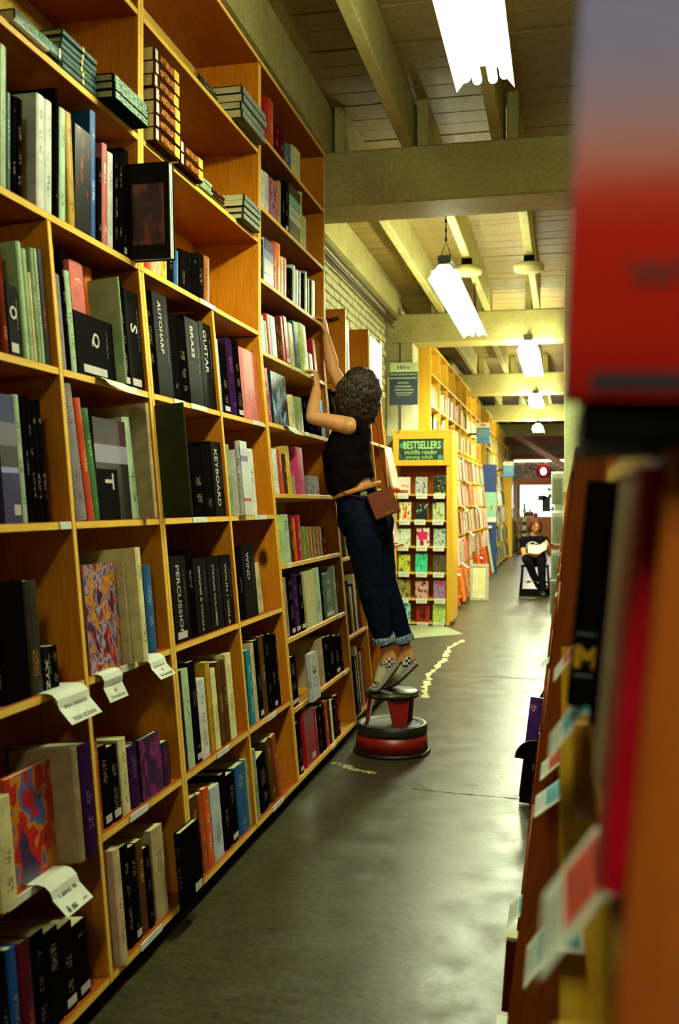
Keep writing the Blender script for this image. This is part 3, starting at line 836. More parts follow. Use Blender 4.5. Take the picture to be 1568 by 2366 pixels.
def divider_box(M, t, h, d, txt, label):
    r = empty('category_divider', M, label, 'shelf divider', 'black lettered category dividers on the left shelves')
    MB().bbox(-d, 0, 0, t, 0, h, .002).build('box', BLACKP, r)
    n = len(txt)
    TM = T((.0004, t * .5, 0)) @ Matrix(((0, 0, 1, 0), (0, 1, 0, 0), (-1, 0, 0, 0), (0, 0, 0, 1)))
    if n <= 1: text_mesh('lettering', txt, WHITEINK, T((0, 0, h * .62)) @ TM, height=min(t * .62, .05), parent=r, bold=.02)
    else:
        L_ = TLEN.get(txt, .7) * h; hh = min(t * .42, L_ / n * 1.25)
        TM = T((.0004, t * .42, 0)) @ Matrix(((0, 0, 1, 0), (0, 1, 0, 0), (-1, 0, 0, 0), (0, 0, 0, 1)))
        text_mesh('lettering', txt, WHITEINK, T((0, 0, h - .03 - L_ / 2)) @ TM, width=L_, height=hh, parent=r, bold=.012)
    ln = MB()
    k_ = 0; zz = h * .82
    while zz > h * .4: s_ = random.uniform(.006, .02); ln.box(.0001, .0005, t * .80, t * .80 + .0035, zz - s_, zz); zz -= s_ + .004
    ln.build('small_print', GREYINK, r)
    if n == 1 or txt in ('PERCUSSION',): MB().box(.0001, .0006, t * .15, t * .75, .012, .035).build('sticker', STICK, r)
    return r
for name, fr, y0, y1, board, rows in CELLS:
    F_ = FRAMES[fr]; vis = 0
    for (ya, t, h, key, x0, op) in rows:
        vis += 1; pos = ORD[min(vis, 17)]
        tx = op.split('T:')[1] if 'T:' in op else None
        flags = op.split('T:')[0]; d = .27 if 'D' in flags else random.uniform(.16, .23)
        M = F_ @ T((x0, ya, board))
        w_ = WORD.get(key, key)
        size = 'slim' if t < .018 else ('thick' if t > .04 else 'tall' if h > .25 else '')
        place = CELLNAME[name]
        if tx and 'F' not in flags:
            divider_box(M, t, h, .24, tx, 'black divider lettered %s, %s' % (tx if len(tx) > 1 else 'with a big ' + tx, 'leftmost column, top shelf' if name == 'L01' else 'by ' + place.replace('shelf with the', 'shelf of the') if name in ('L11', 'L03') else 'on the music shelves')); continue
        lab = '%s %s %s, %s from left, %s' % (size, w_, 'book', pos, place)
        if x0 < -.05: lab = '%s %s book peeking from behind, %s from left, %s' % (size, w_, pos, place)
        if 'F' in flags:
            lab = '%s book with its cover facing out, %s from left, %s' % (w_, pos, place)
            o = face_out(M, t, h, key, lab.strip())
            if name == 'L46':
                aw = MB()
                for q, (a, b) in enumerate(((.70, .86), (.56, .66), (.30, .46))):
                    aw.box(0, .0006, -t * .78, -t * .3, h * a, h * a + .002, ); aw.box(0, .0006, -t * .78, -t * .3, h * b, h * b + .002); aw.box(0, .0006, -t * .78, -t * .78 + .002, h * a, h * b); aw.box(0, .0006, -t * .3 - .002, -t * .3, h * a, h * b)
                aw.add([(0.0005, -t * .7, h * .58), (.0005, -t * .35, h * .58), (.0005, -t * .35, h * .65)], [(0, 1, 2)])
                aw.build('diagram', DARKINK, o, M=T((0, .0235, 0)) @ RZ(PI / 2) @ Matrix.Scale(-1, 4, (0, 1, 0)) @ T((0, 0, 0)) if False else Matrix(((0, 1, 0, 0), (1, 0, 0, .0232), (0, 0, 1, 0), (0, 0, 0, 1))))
            if tx: 
                MB().box(-t * .62, -t * .02, 0, .001, .0, h * .5).build('label_panel', BLACKP, o, M=T((0, .0232, 0)))
                text_mesh('lettering', tx, WHITEINK, T((-t * .35, .0245, h * .38)) @ Matrix(((0, 1, 0, 0), (0, 0, 1, 0), (-1, 0, 0, 0), (0, 0, 0, 1))) @ Matrix.Scale(-1, 4, (0, 1, 0)), height=t * .26, parent=o, bold=.02)
            if name in ('L15', 'L47', 'L02'):
                MB().box(-t * .92, -t * .55, 0, .0006, .02, .045).build('sticker', STICK, o, M=T((0, .0233, 0)))
            continue
        lean = 0
        if 'L' in flags:
            lean = math.radians(float(flags.split('L')[1][0])); M = F_ @ T((x0, min(ya + h / 2 * math.sin(lean), y1 - t - .02), board)) @ RX(lean)
            h = h * .99
        o = put_book(M, t, h, d, key, op, lab.strip())
        if 'w' in flags: MB().box(0, .0006, t * .15, t * .85, .012, .012 + min(.02, t)).build('sticker', STICK, o, M=T((.0004, 0, 0)))
        if 't' in flags or t > .045: 
            pass

# books lying flat, spines outward
def stack(frame, x0, y0, ln, z0, n, th, key, lab, group, dd=.17, jig=.006, txt=None, inkm=None, band=None, ln_list=None):
    for i in range(n):
        M = FRAMES[frame] @ T((x0 + random.uniform(-jig, jig) * .5, y0 + random.uniform(-jig, jig), z0 + (i + 1) * th - .0008)) @ RX(-PI / 2)
        where = 'only one' if n == 1 else 'bottom' if i == 0 else 'top' if i == n - 1 else ORD[i + 1] + ' up'
        o = put_book(M, th - .0012, ln, dd, key, '', (lab % where) if '%s' in lab else lab, group)
        # local y is down, local z runs along the case
        TM = Matrix(((0, 0, 1, 0), (0, -1, 0, 0), (1, 0, 0, 0), (0, 0, 0, 1)))
        if band: 
            for a, b, m_ in band: MB().box(0, .0006, th * .08, th * .86, ln * a, ln * b).build('spine_band', m_, o, M=T((.0003, 0, 0)))
        if txt: text_mesh('lettering', txt, inkm, T((.0012, th * .48, ln * .48)) @ TM, width=ln * .55, height=th * .5, parent=o, bold=.01)
GREENINK = plain('green_ink', (110, 200, 90), .5); ORANGEINK = plain('orange_ink', (226, 130, 24), .5); YELLOWINK = plain('yellow_band', (232, 190, 60), .5); SPECK = art('speckled_spine', [(0, (24, 32, 28)), (.49, (24, 32, 28)), (.51, (206, 222, 200))], 24)
STRP = art('striped_spine', [(0, (20, 24, 22)), (.46, (20, 24, 22)), (.5, (150, 190, 140)), (.62, (120, 140, 170))], 9)
STAR = plain('yellow_dot', (220, 210, 90), .5)
B0 = .427; C0 = .83
PAL['slate'] = ((62, 92, 88), (120, 160, 130)); WORD['slate'] = 'slate'; PAL['brownbook'] = ((58, 30, 12), (200, 120, 30)); PAL['pattern'] = ((40, 50, 44), (200, 215, 200)); PAL['stripe'] = ((24, 28, 26), (150, 180, 140))
stack('U', .012, 2.225, .17, B0 - .0, 1, .012, 'white', 'thin white book lying flat under the long teal one at top left', None)
stack('U', .002, 2.255, .235, B0 + .0125, 1, .035, 'slate', 'teal book lying flat with green lettering on its spine, top left shelf', None, txt='JADE CITY', inkm=GREENINK, band=[(.93, .97, WHITEINK)])
stack('U', .0, 2.497, .205, B0, 6, .0185, 'slate', 'slate teal book lying flat, %s of the stack of six at top left', 'stack of slate teal books', band=[(.55, .6, STAR)])
stack('U', .05, 2.709, .25, B0, 3, .025, 'stripe', 'black book with pale stripe lying flat, %s of three beside the upright', 'stack of striped black books', dd=.2, band=[(.04, .96, STRP)])
stack('U', .035, 3.05, .215, B0, 7, .0435, 'brownbook', 'thick brown book with orange lettering, %s of the tall stack', 'tall stack of orange lettered books', dd=.16, txt='AFTERLIFE', inkm=ORANGEINK, band=[(.02, .12, WHITEINK), (.78, .98, YELLOWINK)])
stack('U', .03, 3.285, .225, B0, 2, .0435, 'brownbook', 'thick brown book with orange lettering, %s of the short pair', 'tall stack of orange lettered books', dd=.16, txt='AFTERLIFE', inkm=ORANGEINK, band=[(.02, .12, WHITEINK), (.78, .98, YELLOWINK)])
stack('U', .01, 3.53, .13, B0, 3, .014, 'mint', 'pale green paperback lying flat, %s of the small pile', 'small pile of pale paperbacks', dd=.12)
stack('U', .0, 3.68, .16, B0, 3, .016, 'umber', 'dark paperback lying flat, %s of the low pile of three', 'low pile of dark paperbacks', dd=.12)
stack('U', .035, 3.973, .235, B0, 4, .026, 'pattern', 'cream paged book with patterned spine lying flat, %s of four', 'pile of cream paged books', dd=.22, band=[(.02, .98, SPECK)])
stack('U', .0, 3.56, .19, C0, 2, .016, 'pattern', 'plastic wrapped book lying flat on the top shelf, %s of two', 'wrapped books on the top shelf', dd=.14)
stack('U', .045, 3.92, .33, C0, 4, .033, 'pattern', 'black and white patterned book lying flat, %s of the top shelf stack', 'patterned stack on the top shelf', dd=.22, band=[(.02, .98, SPECK)])

# large black art book pushed out of the row, fore-edge towards the aisle
bk = empty('art_book', FRAMES['U'] @ T((.135, 2.935, .004)) @ RX(math.radians(3)), 'large black art book jutting out over the shelf, dark picture on its cover', 'book')
MB().bbox(-.25, 0, 0, .004, 0, .30, .001).bbox(-.25, 0, .040, .044, 0, .30, .001).bbox(-.254, -.25, 0, .044, 0, .30, .001).build('cover', plain('black_jacket', (22, 16, 11), .5, 0, .1), bk)
for i in range(5): MB().box(-.245, -.004 - .002 * (i % 2), .0045 + i * .007, .0105 + i * .007, .004, .296).build('pages', CARD, bk)
MB().box(-.125, -.018, -.0006, 0, .045, .235).build('cover_art', art('art_portrait', [(0, (30, 12, 5)), (.46, (60, 20, 6)), (.54, (120, 46, 12)), (.64, (120, 80, 40))], 2.2, seed=.5, mode='EASE'), bk)

# bent paper cards hanging over the shelf edges
def shelf_tag(M, wdt, tab, flap, ang, label, lines=3, mat=CARD, ink=DARKINK, blocks=(), txt=None, cat='card', group=None):
    """local x out of the shelf, y along it; tab lies on the shelf, flap droops outward by ANG"""
    r = empty('shelf_card', M, label, cat, group); th = .0006; ca, sa = math.cos(ang), math.sin(ang)
    pts = [(-tab, 0), (0, 0)] + [(flap * k / 6 * math.cos(ang * min(1, k / 3)), -flap * k / 6 * math.sin(ang * min(1, k / 3))) for k in (1, 2, 3, 4, 5, 6)]
    vs = []; fs = []
    for (x, z) in pts: vs += [(x, 0, z), (x, wdt, z), (x, 0, z - th), (x, wdt, z - th)]
    for i in range(len(pts) - 1): a = 4 * i; b = a + 4; fs += [(a, b, b + 1, a + 1), (a + 2, a + 3, b + 3, b + 2), (a, a + 2, b + 2, b), (a + 1, b + 1, b + 3, a + 3)]
    n_ = 4 * (len(pts) - 1); fs += [(0, 1, 3, 2), (n_, n_ + 2, n_ + 3, n_ + 1)]
    MB().add(vs, fs).build('card', mat, r)
    x3, z3 = pts[4][0], pts[4][1]; x6, z6 = pts[7][0], pts[7][1]
    # frame of the straight part of the flap: local x along width, y up the flap, z outwards
    up = Vector((x3 - x6, 0, z3 - z6)).normalized(); xx = Vector((0, 1, 0)); nn = xx.cross(up)
    FM_ = Matrix((( xx.x, up.x, nn.x, x6), (xx.y, up.y, nn.y, wdt / 2), (xx.z, up.z, nn.z, z6), (0, 0, 0, 1)))
    Lf = (Vector((x3, 0, z3)) - Vector((x6, 0, z6))).length * 1.35
    for (u0, u1, v0, v1, m_) in blocks: MB().box(u0 * wdt - wdt / 2, u1 * wdt - wdt / 2, v0 * Lf, v1 * Lf, 0, .0005).build('printed_block', m_, r, M=FM_ @ T((0, 0, .0006)))
    if txt:
        for i, tl in enumerate(txt): text_mesh('lettering', tl, ink, FM_ @ T((0, Lf * (.78 - i * .58 / max(1, len(txt) - 1) if len(txt) > 1 else .5), .0012)), width=wdt * (.72 if len(tl) > 2 else .14), height=Lf * .62 / (len(txt) + .6), parent=r, bold=.01)
    return r
LF = FRAMES['L']
TEALINK = plain('teal_ink', (90, 200, 150), .5); BLUEINK = plain('blue_ink', (50, 120, 170), .5); REDINK = plain('coral_ink', (226, 70, 44), .5); LBLUE = plain('light_blue_ink', (90, 180, 200), .5)
shelf_tag(LF @ T((-.005, 2.62, ZLs[0] + .012)), .15, .05, .11, math.radians(30), 'white and teal paper card drooping from the shelf below the letter Q', blocks=[(.02, .98, .80, 1.0, TEALINK)])
shelf_tag(LF @ T((.004, 2.47, ZLs[2] + .012)), .115, .06, .085, math.radians(68), 'white handwritten card folded over the shelf under the comic cover', txt=['Trumpet', '&', 'Trombone'])
shelf_tag(LF @ T((.012, 2.745, ZLs[2] + .012)), .115, .05, .085, math.radians(50), 'white handwritten card under the dotted cream book, beside the upright', txt=['Jazz', '&', 'Vocal'])
shelf_tag(LF @ T((.01, 2.19, ZLs[2] + .012)), .16, .06, .10, math.radians(52), 'pale green card with a teal band on the leftmost column, under the letters XYZ', txt=['Best classical', 'music at home'], blocks=[(.02, .98, .84, 1.1, TEALINK)])
shelf_tag(LF @ T((.02, 2.07, ZLs[3] + .012)), .125, .07, .10, math.radians(48), 'white handwritten card below the red cartoon cover at lower left', txt=['Take it', 'is -'])
shelf_tag(LF @ T((.0, 4.58, Z4l[1] + .012)), .17, .04, .07, math.radians(40), 'pale blank card hanging under the blue book near her elbow')
# small label strips on shelf fronts
NS = [0]
def strip(fr, y0, y1, z, m=CARD):
    r = tag(MB().bbox(.0, .0035, y0, y1, z - .011, z + .009, .001).build('shelf_label', m, None, M=FRAMES[fr]), None, 'label', 'price rail labels on the pine shelf edges')
    NS[0] += 1; r['label'] = 'pale paper strip on a shelf edge, ' + SPL[NS[0] - 1]; return r
SPL = ['upper shelf beside the big black book', 'under the lettered S', 'left under autoharp', 'right under autoharp', 'under the pink book', 'under the keyboard divider', 'under the white and purple book', 'by the tower cover', 'between the two white handwritten cards', 'under the galaxy cover', 'below the percussion shelf', 'under the turquoise book', 'under the red cartoon cover', 'at her lower hand', 'right of the blank hanging card', 'under the row by her hip', 'below the teal book by her knee', 'right of the white diagram book', 'bottom shelf left of the stool', 'lowest one in the second column', 'bottom shelf under the wind divider']
for fr, y0, y1, z in (('U', 3.55, 3.72, 0), ('L', 2.82, 2.90, ZLs[0]), ('L', 3.20, 3.30, ZLs[0]), ('L', 3.36, 3.52, ZLs[0]), ('L', 4.08, 4.24, ZLs[0]), ('L', 3.28, 3.42, ZLs[1]), ('L', 4.0, 4.16, ZLs[1]), ('L', 2.34, 2.40, ZLs[1]),
    ('L', 2.62, 2.72, ZLs[2]), ('L', 2.60, 2.72, ZLs[3]), ('L', 3.32, 3.45, ZLs[3]), ('L', 3.93, 4.05, ZLs[3]), ('L', 1.97, 2.12, ZLs[3]), ('L', 4.9, 5.0, Z4l[0]), ('L', 4.98, 5.04, Z4l[1]), ('L', 4.42, 4.5, Z4l[3]), ('L', 5.35, 5.44, Z4l[4]),
    ('L', 5.37, 5.46, Z4l[5]), ('L', 4.95, 5.05, Z4l[6]), ('L', 2.60, 2.75, ZLs[4]), ('L', 3.9, 4.05, ZLs[4])): strip(fr, y0, y1, z)

# books in the next case
PALL = ['white', 'cream', 'ink', 'umber', 'tan', 'red', 'mint', 'maroon', 'blue', 'sage', 'rust']
def row(frame, y0, y1, board, hmax, keys, rnd, stuffmb=None, x0=-.012, dmin=.014, dmax=.034, fill=1., labf=None, out=1, lean=0):
    """a run of upright books; returns when the shelf is full"""
    y = y0; n = 0
    while y < y1 - dmin:
        t = min(rnd.uniform(dmin, dmax), y1 - y); h = hmax * rnd.uniform(.68, .97); d = rnd.uniform(.15, .22); xo = x0 - rnd.uniform(0, .02)
        if rnd.random() < fill:
            key = rnd.choice(keys); n += 1
            if stuffmb is not None:
                stuffmb.cur = stuffmb.keys.index(key) if key in stuffmb.keys else (stuffmb.keys.append(key) or len(stuffmb.keys) - 1)
                xa, xb = sorted((out * (xo - d), out * xo)); Mx = FRAMES[frame] if isinstance(frame, str) else frame
                stuffmb.prism([(xa, y), (xb, y + t * .05), (xb, y + t * .93), (xa, y + t * .95)], board, board + h, Mx)
            else:
                M = (FRAMES[frame] if isinstance(frame, str) else frame) @ T((xo, y, board))
                put_book(M, t * .97, h, d, key, '', labf(n, key) if labf else None)
        y += t
rnd = random.Random(11)
nz = [-(2.09 - z) / math.cos(A) for z in (1.75, 1.42, 1.0, .55, .10)]
for (a, b, zi, hm, nm, ks) in ((5.60, 6.10, 0, .28, 'top shelf', ['ink', 'umber']), (5.6, 6.10, 1, .28, 'second shelf', ['ink', 'maroon']), (5.60, 6.09, 2, .36, 'third shelf', ['tan', 'violet', 'ink', 'umber']), (5.6, 6.1, 3, .36, 'fourth shelf', ['umber', 'cream', 'ink', 'violet']), (5.72, 6.1, 4, .38, 'bottom shelf', ['maroon', 'tan', 'cream', 'red']), (6.14, 6.8, 3, .36, 'fourth shelf of its middle bay', ['umber', 'cream'])):
    row('L', a, b, nz[zi] + .01, hm, ks, rnd, dmin=.035, dmax=.06, labf=lambda n, k, nm=nm: '%s book %s from left, %s of the case behind the woman' % (WORD.get(k, k), ORD[n], nm))
divider_box(LF @ T((.01, 5.60, nz[4] + .01)), .09, .34, .24, 'CLASSICAL', 'black divider lettered CLASSICAL, low down beside the step stool')
for i, (y, h, w_, k_) in enumerate(((6.16, .33, .06, 'white'), (6.23, .39, .04, 'steel'), (6.28, .36, .08, 'white'))):
    put_book(FRAMES['U'] @ T((-.02, y, .02)) @ RX(math.radians(3 * i)), w_, h, .2, k_, '', '%s upright book, %s of three standing right of her raised arm' % (WORD.get(k_, k_), ORD[i + 1]))
# magazine rack beyond
mr = empty('magazine_rack', T((-1.50, 8.2, 0)), 'narrow pine magazine rack with pinkish papers, between the woman and bestsellers', 'rack')
MB().bbox(-.20, .04, 0, .03, 0, 1.95, .004).build('side_panel', WV, mr); MB().bbox(-.20, .12, .03, .5, .95, .98, .004).build('ledge', WH, mr); MB().bbox(-.20, .16, .03, .5, 1.42, 1.45, .004).build('ledge', WH, mr)
for z_, q in ((1.46, 'art_mag'), (.99, 'art_mag2')): MB().bbox(-.02, .0, .05, .40, 0, .36, .002).build('magazine', art(q, [(0, (120, 90, 90)), (.45, (190, 150, 130)), (.6, (200, 200, 180))], 5, mode='EASE', seed=z_), mr, M=T((.10, 0, z_)) @ RY(math.radians(-12)))

# ------------------------------------------------------------------ bestsellers case
bs = empty('bookcase', T((-1.83, 10.78, 0)), 'yellow pine bestsellers display case with face out paperbacks', 'bookcase')
BW, BH = .62, 2.10
for x in (0, BW - .035): MB().bbox(x, x + .035, 0, .42, .0, BH, .004).build('side_panel', WY, bs)
MB().bbox(BW, BW + .03, .0, .55, .05, BH + .02, .004).build('side_panel', WY, bs)
MB().bbox(.0, BW, .30, .32, .0, BH).build('back_panel', WDK, bs)
MB().bbox(-.01, BW + .03, -.01, .55, BH, BH + .03, .004).build('top_board', WY, bs)
fr = MB(); 
for a in ((0, BW, BH - .07, BH), (0, BW, 1.74, 1.80), (0, .065, 1.80, BH - .07), (BW - .065, BW, 1.80, BH - .07)): fr.bbox(a[0], a[1], -.02, .0, a[2], a[3], .003)
fr.build('sign_frame', WY, bs)
ch = MB().box(.06, BW - .06, -.008, -.002, 1.79, BH - .06).build('chalkboard', plain('chalkboard', (22, 48, 34), .6), bs)
FX = Matrix(((1, 0, 0, 0), (0, 0, -1, 0), (0, 1, 0, 0), (0, 0, 0, 1)))     # text facing -y
CHALK = plain('chalk_green', (170, 220, 130), .7); CHALKB = plain('chalk_teal', (60, 150, 130), .7)
text_mesh('lettering', 'BESTSELLERS', CHALK, T((BW / 2 + .01, -.009, 1.965)) @ FX, width=.41, height=.085, parent=bs, bold=.02)
text_mesh('lettering', 'middle reader', CHALK, T((BW / 2, -.009, 1.89)) @ FX, width=.36, height=.05, parent=bs)
text_mesh('lettering', 'young adult', CHALK, T((BW / 2 - .02, -.009, 1.83)) @ FX, width=.30, height=.05, parent=bs)
mb = MB()
for cx, cz in ((.10, 1.96), (BW - .10, 1.83)): mb.lathe([(.028, 0), (.026, .001)], 16, T((cx, -.0085, cz)) @ RX(PI / 2))
mb.tube([(BW - .10, -.010, 2.0), (BW - .075, -.010, 1.97), (BW - .07, -.010, 1.92)], .004, 5); mb.tube([(.12, -.010, 1.81), (.085, -.010, 1.84), (.075, -.010, 1.88)], .003, 5)
tag(mb.build('chalk_ornament', CHALKB, bs), kind='stuff')
BSHELF = [1.43, 1.145, .86, .575, .29, .03]
for zz in BSHELF: MB().bbox(.035, BW - .035, -.005, .30, zz - .018, zz, .002).build('shelf', WY, bs)
MB().bbox(.035, BW - .035, .02, .04, 0, .03).build('plinth', BLACKP, bs)
ART18 = [('pale pink', [(236, 224, 214), (220, 150, 130), (230, 190, 170)]), ('silver', [(176, 190, 180), (120, 60, 70), (196, 206, 196)]), ('black', [(20, 24, 22), (90, 110, 90), (210, 210, 50)]),
 ('cream and red', [(226, 224, 160), (150, 30, 20), (214, 200, 130)]), ('dark green', [(24, 26, 24), (40, 70, 50), (170, 190, 160)]), ('pale green patterned', [(190, 200, 150), (150, 164, 120), (60, 60, 50)]),
 ('white', [(220, 230, 200), (200, 214, 180), (80, 90, 70)]), ('white and pink', [(230, 226, 210), (220, 40, 110), (40, 30, 40)]), ('grey and teal', [(190, 200, 180), (60, 140, 120), (180, 80, 60)]),
 ('yellow', [(206, 204, 70), (140, 150, 50), (60, 40, 30)]), ('turquoise', [(60, 200, 150), (110, 220, 180), (30, 80, 70)]), ('olive brown', [(70, 74, 50), (150, 90, 40), (40, 60, 50)]),
 ('gold and brown', [(150, 140, 70), (90, 70, 30), (206, 204, 150)]), ('pink and maroon', [(206, 160, 150), (120, 30, 50), (40, 20, 30)]), ('lilac and pink', [(150, 120, 160), (200, 60, 110), (50, 60, 60)]),
 ('icy blue', [(150, 210, 200), (40, 70, 70), (220, 236, 226)]), ('red and black', [(150, 24, 14), (40, 16, 14), (170, 50, 20)]), ('yellow and blue', [(206, 220, 60), (100, 180, 190), (226, 236, 200)])]
ORDR = ['top', 'second', 'third', 'fourth', 'fifth', 'bottom']
rnd = random.Random(4)
for i in range(18):
    r_, c_ = divmod(i, 3); nm, cs = ART18[i]; x = .055 + c_ * .19 + rnd.uniform(-.006, .01); h = rnd.uniform(.185, .205); wd = rnd.uniform(.125, .14)
    # cover faces the aisle end (-y); thickness goes back
    M = T((-1.83 + x, 10.80, BSHELF[r_] + .001)) @ RX(math.radians(-5)) @ RZ(rnd.uniform(-.08, .05))
    am = art('cover_%d' % i, [(0, cs[0]), (.50, cs[0]), (.55, cs[1]), (.63, cs[2])] if i % 2 else [(0, cs[1]), (.42, cs[0]), (.60, cs[2]), (.66, cs[0])], 3.2, seed=i * .37)
    bk_ = tag(MB().box(0, wd, 0, .0015, 0, h).box(0, wd, .0265, .028, 0, h).box(0, .002, .0015, .0265, 0, h).build('paperback', am, None, M=M),
        '%s paperback facing out, %s row, %s in the bestsellers case' % (nm, ORDR[r_], ['left', 'middle', 'right'][c_]), 'book')
    MB().box(.002, wd - .002, .0015, .0265, .002, h - .002).build('pages', PAPER, bk_)
    if i == 7: MB().box(.02, wd - .02, -.0006, 0, .07, .16).build('cover_art', plain('magenta_print', (214, 30, 100), .4), bk_)
    if i == 3: MB().prism([(.07, .02), (.09, .03), (.08, .09), (.09, .15), (.07, .16), (.06, .09), (.04, .03)], 0, .0006).build('cover_art', REDINK, bk_, M=FX @ T((0, 0, 0)))
    lb = empty('price_card', T((-1.83 + x + .005 + rnd.uniform(-.01, .01), 10.765, BSHELF[r_] - .05)), 'white price card, %s row, %s in the bestsellers case' % (ORDR[r_], ['left', 'middle', 'right'][c_]), 'card', 'price cards in the bestsellers case')
    MB().bbox(0, .12, 0, .004, 0, .058, .0015).build('card', CARD, lb)
    q = MB(); xx = .015
    while xx < .1: s_ = rnd.uniform(.006, .016); q.box(xx, xx + s_, -.0006, 0, .02, .034); xx += s_ + .004
    q.build('small_print', plain('pale_grey_ink', (190, 188, 176), .6), lb)
# hanging sign above it
sg = empty('aisle_sign', T((-1.86, 10.72, 2.40)) @ RZ(math.radians(4)), 'aisle sign 101c, pale head and navy body, above the bestsellers case', 'sign')
NAVY = plain('navy_sign', (22, 36, 50), .5); PALEG = plain('sign_pale', (206, 218, 160), .5); SIGNLINE = plain('sign_line', (150, 170, 140), .5)
MB().bbox(0, .31, 0, .02, 0, .46, .002).build('board', NAVY, sg); MB().box(.006, .31, -.001, 0, .36, .46).build('head_panel', PALEG, sg)
text_mesh('lettering', '101c', DARKINK, T((.155, -.0025, .41)) @ FX, width=.135, height=.038, parent=sg, bold=.03)
q = MB()
for z_, a, b, hh in ((.325, .01, .3, .018), (.285, .01, .3, .018), (.235, .09, .21, .015), (.195, .07, .24, .015), (.16, .06, .26, .013), (.128, .07, .25, .011), (.105, .08, .23, .009)):
    x = a
    while x < b: s_ = rnd.uniform(.008, .03); q.box(x, min(b, x + s_), -.0015, 0, z_, z_ + hh); x += s_ + .004
q.build('small_print', SIGNLINE, sg); MB().tube([(.10, .01, -.30), (.10, .01, .0)], .005, 6).build('post', WIRE, sg)

# ------------------------------------------------------------------ far rows on the left
FARL = FRAMES['FL'] = T((-1.32, 0, 0)) @ RY(-A)        # slanted lower cases, x=0 at the floor front
FARU = FRAMES['FU'] = T((-1.54, 0, 0))
far = MB(); far.keys = []; rnd = random.Random(21)
KW = ['white', 'white', 'cream', 'white', 'orange', 'orange', 'mint', 'tan', 'ink', 'sage', 'rust']
KD = ['ink', 'umber', 'tan', 'cream', 'olive', 'white', 'teal']
def far_case(y0, y1, lab, keys, seed, zt=3.22, step=.95):
    r = empty('bookcase', T((-1.5, y0, 0)), lab, 'bookcase'); n = max(2, round((y1 - y0) / step)); bays = [y0 + (y1 - y0) * i / n for i in range(n + 1)]
    case(r, 'FL', bays, [.1, .5, .9, 1.3, 1.68, 2.04], .05, 2.09, depth=.28, mv=WY, mh=WY, kick=False, top=False)
    case(r, 'FU', bays, [2.12, 2.5, 2.88], 2.1, zt, depth=.28, mv=WY, mh=WY)
    MB().bbox(-1.86, -1.54, y0 - .03, y0 - .011, 0, zt, .003).build('end_panel', WY, r, M=r.matrix_basis.inverted())
    q = random.Random(seed)
    for i in range(n):
        for z_ in ((.51, .91, 1.31, 1.69) if y0 < 12 else (.11, .51, .91, 1.31, 1.69)): row('FL', bays[i] + .02, bays[i + 1] - .02, z_, .36, keys, q, far, dmin=.035, dmax=.085, fill=.96, x0=.012)
        for z_ in (2.13, 2.51): row('FU', bays[i] + .02, bays[i + 1] - .02, z_, .30, keys, q, far, dmin=.025, dmax=.06, fill=.75)
far_case(11.75, 18.9, 'tall pine bookcase row beyond the bestsellers case, bright book spines', KW, 3)
far_case(20.2, 25.0, 'second pine bookcase row farther down the aisle, after the blue panel', KD, 5)
far_case(25.6, 29.8, 'last pine bookcase row at the far end of the left side', KD, 6)
# end panels of short cases standing out in the aisle
BLUEP = plain('blue_panel', (26, 52, 110), .5); MINTP = plain('mint_poster', (150, 206, 160), .5)
bp = empty('display_case', T((-1.56, 19.2, 0)), 'blue end panel of a short case with a mint poster on it', 'display case')
MB().bbox(0, .30, 0, .03, 0, 2.08, .004).build('end_panel', BLUEP, bp); MB().bbox(0, .02, .03, .8, 0, 2.08, .004).build('back_panel', WY, bp)
for z_ in (.1, .5, .9, 1.3, 1.7, 2.05): MB().bbox(.02, .28, .03, .8, z_, z_ + .02, .002).build('shelf', WY, bp)
po = MB().box(.0, .295, -.004, 0, 1.07, 1.55).build('poster', MINTP, bp)
MB().box(0, .295, -.006, -.004, .98, 1.07).build('poster', CARD, bp)
MB().box(.19, .22, -.006, -.004, 1.22, 1.30).box(.08, .10, -.006, -.004, 1.36, 1.40).build('poster_mark', REDINK, bp)
MB().ball((.17, -.02, .88), (.05, .02, .03)).build('light_knob', CARD, bp, True)
q_ = random.Random(8)
for z_ in (.12, .52, .92, 1.32, 1.72): row(T((-1.28, 0, 0)), 19.25, 19.98, z_, .34, KD, q_, far, dmin=.03, dmax=.06)
yp = empty('display_case', T((-1.50, 25.3, 0)), 'yellow pine end panel far down the left side of the aisle', 'display case')
MB().bbox(0, .22, 0, .03, 0, 2.0, .004).build('end_panel', WY, yp); MB().bbox(.20, .22, .03, .6, 0, 2.0, .004).build('side_panel', WY, yp)
# leaning display books on the floor by the first far row
rnd = random.Random(31)
for i in range(11):
    y = 12.0 + i * .60; key = rnd.choice(['orange', 'white', 'orange', 'cream', 'mint', 'orange', 'rust']); h = rnd.uniform(.40, .54)
    M = T((-1.225 - rnd.uniform(0, .02), y, .09 + .0)) @ RY(math.radians(-9))
    face_out(M, rnd.uniform(.24, .32), h, key, '%s large book leaning face out, %s of the low row past the bestsellers case' % (WORD.get(key, key), ORD[i + 1]), t=.03)
fr_ = empty('picture_frame', T((-1.27, 13.75, .0)) @ RX(math.radians(-6)) @ RZ(.12), 'grey framed picture leaning at the foot of the far row', 'frame')
fm = MB()
for a in ((0, .26, 0, .04), (0, .26, .46, .5), (0, .04, .04, .46), (.22, .26, .04, .46)): fm.bbox(a[0], a[1], 0, .03, a[2], a[3], .003)
fm.build('moulding', plain('grey_frame', (170, 168, 140), .4), fr_); MB().box(.03, .23, .012, .02, .03, .47).build('picture', PAPER, fr_)
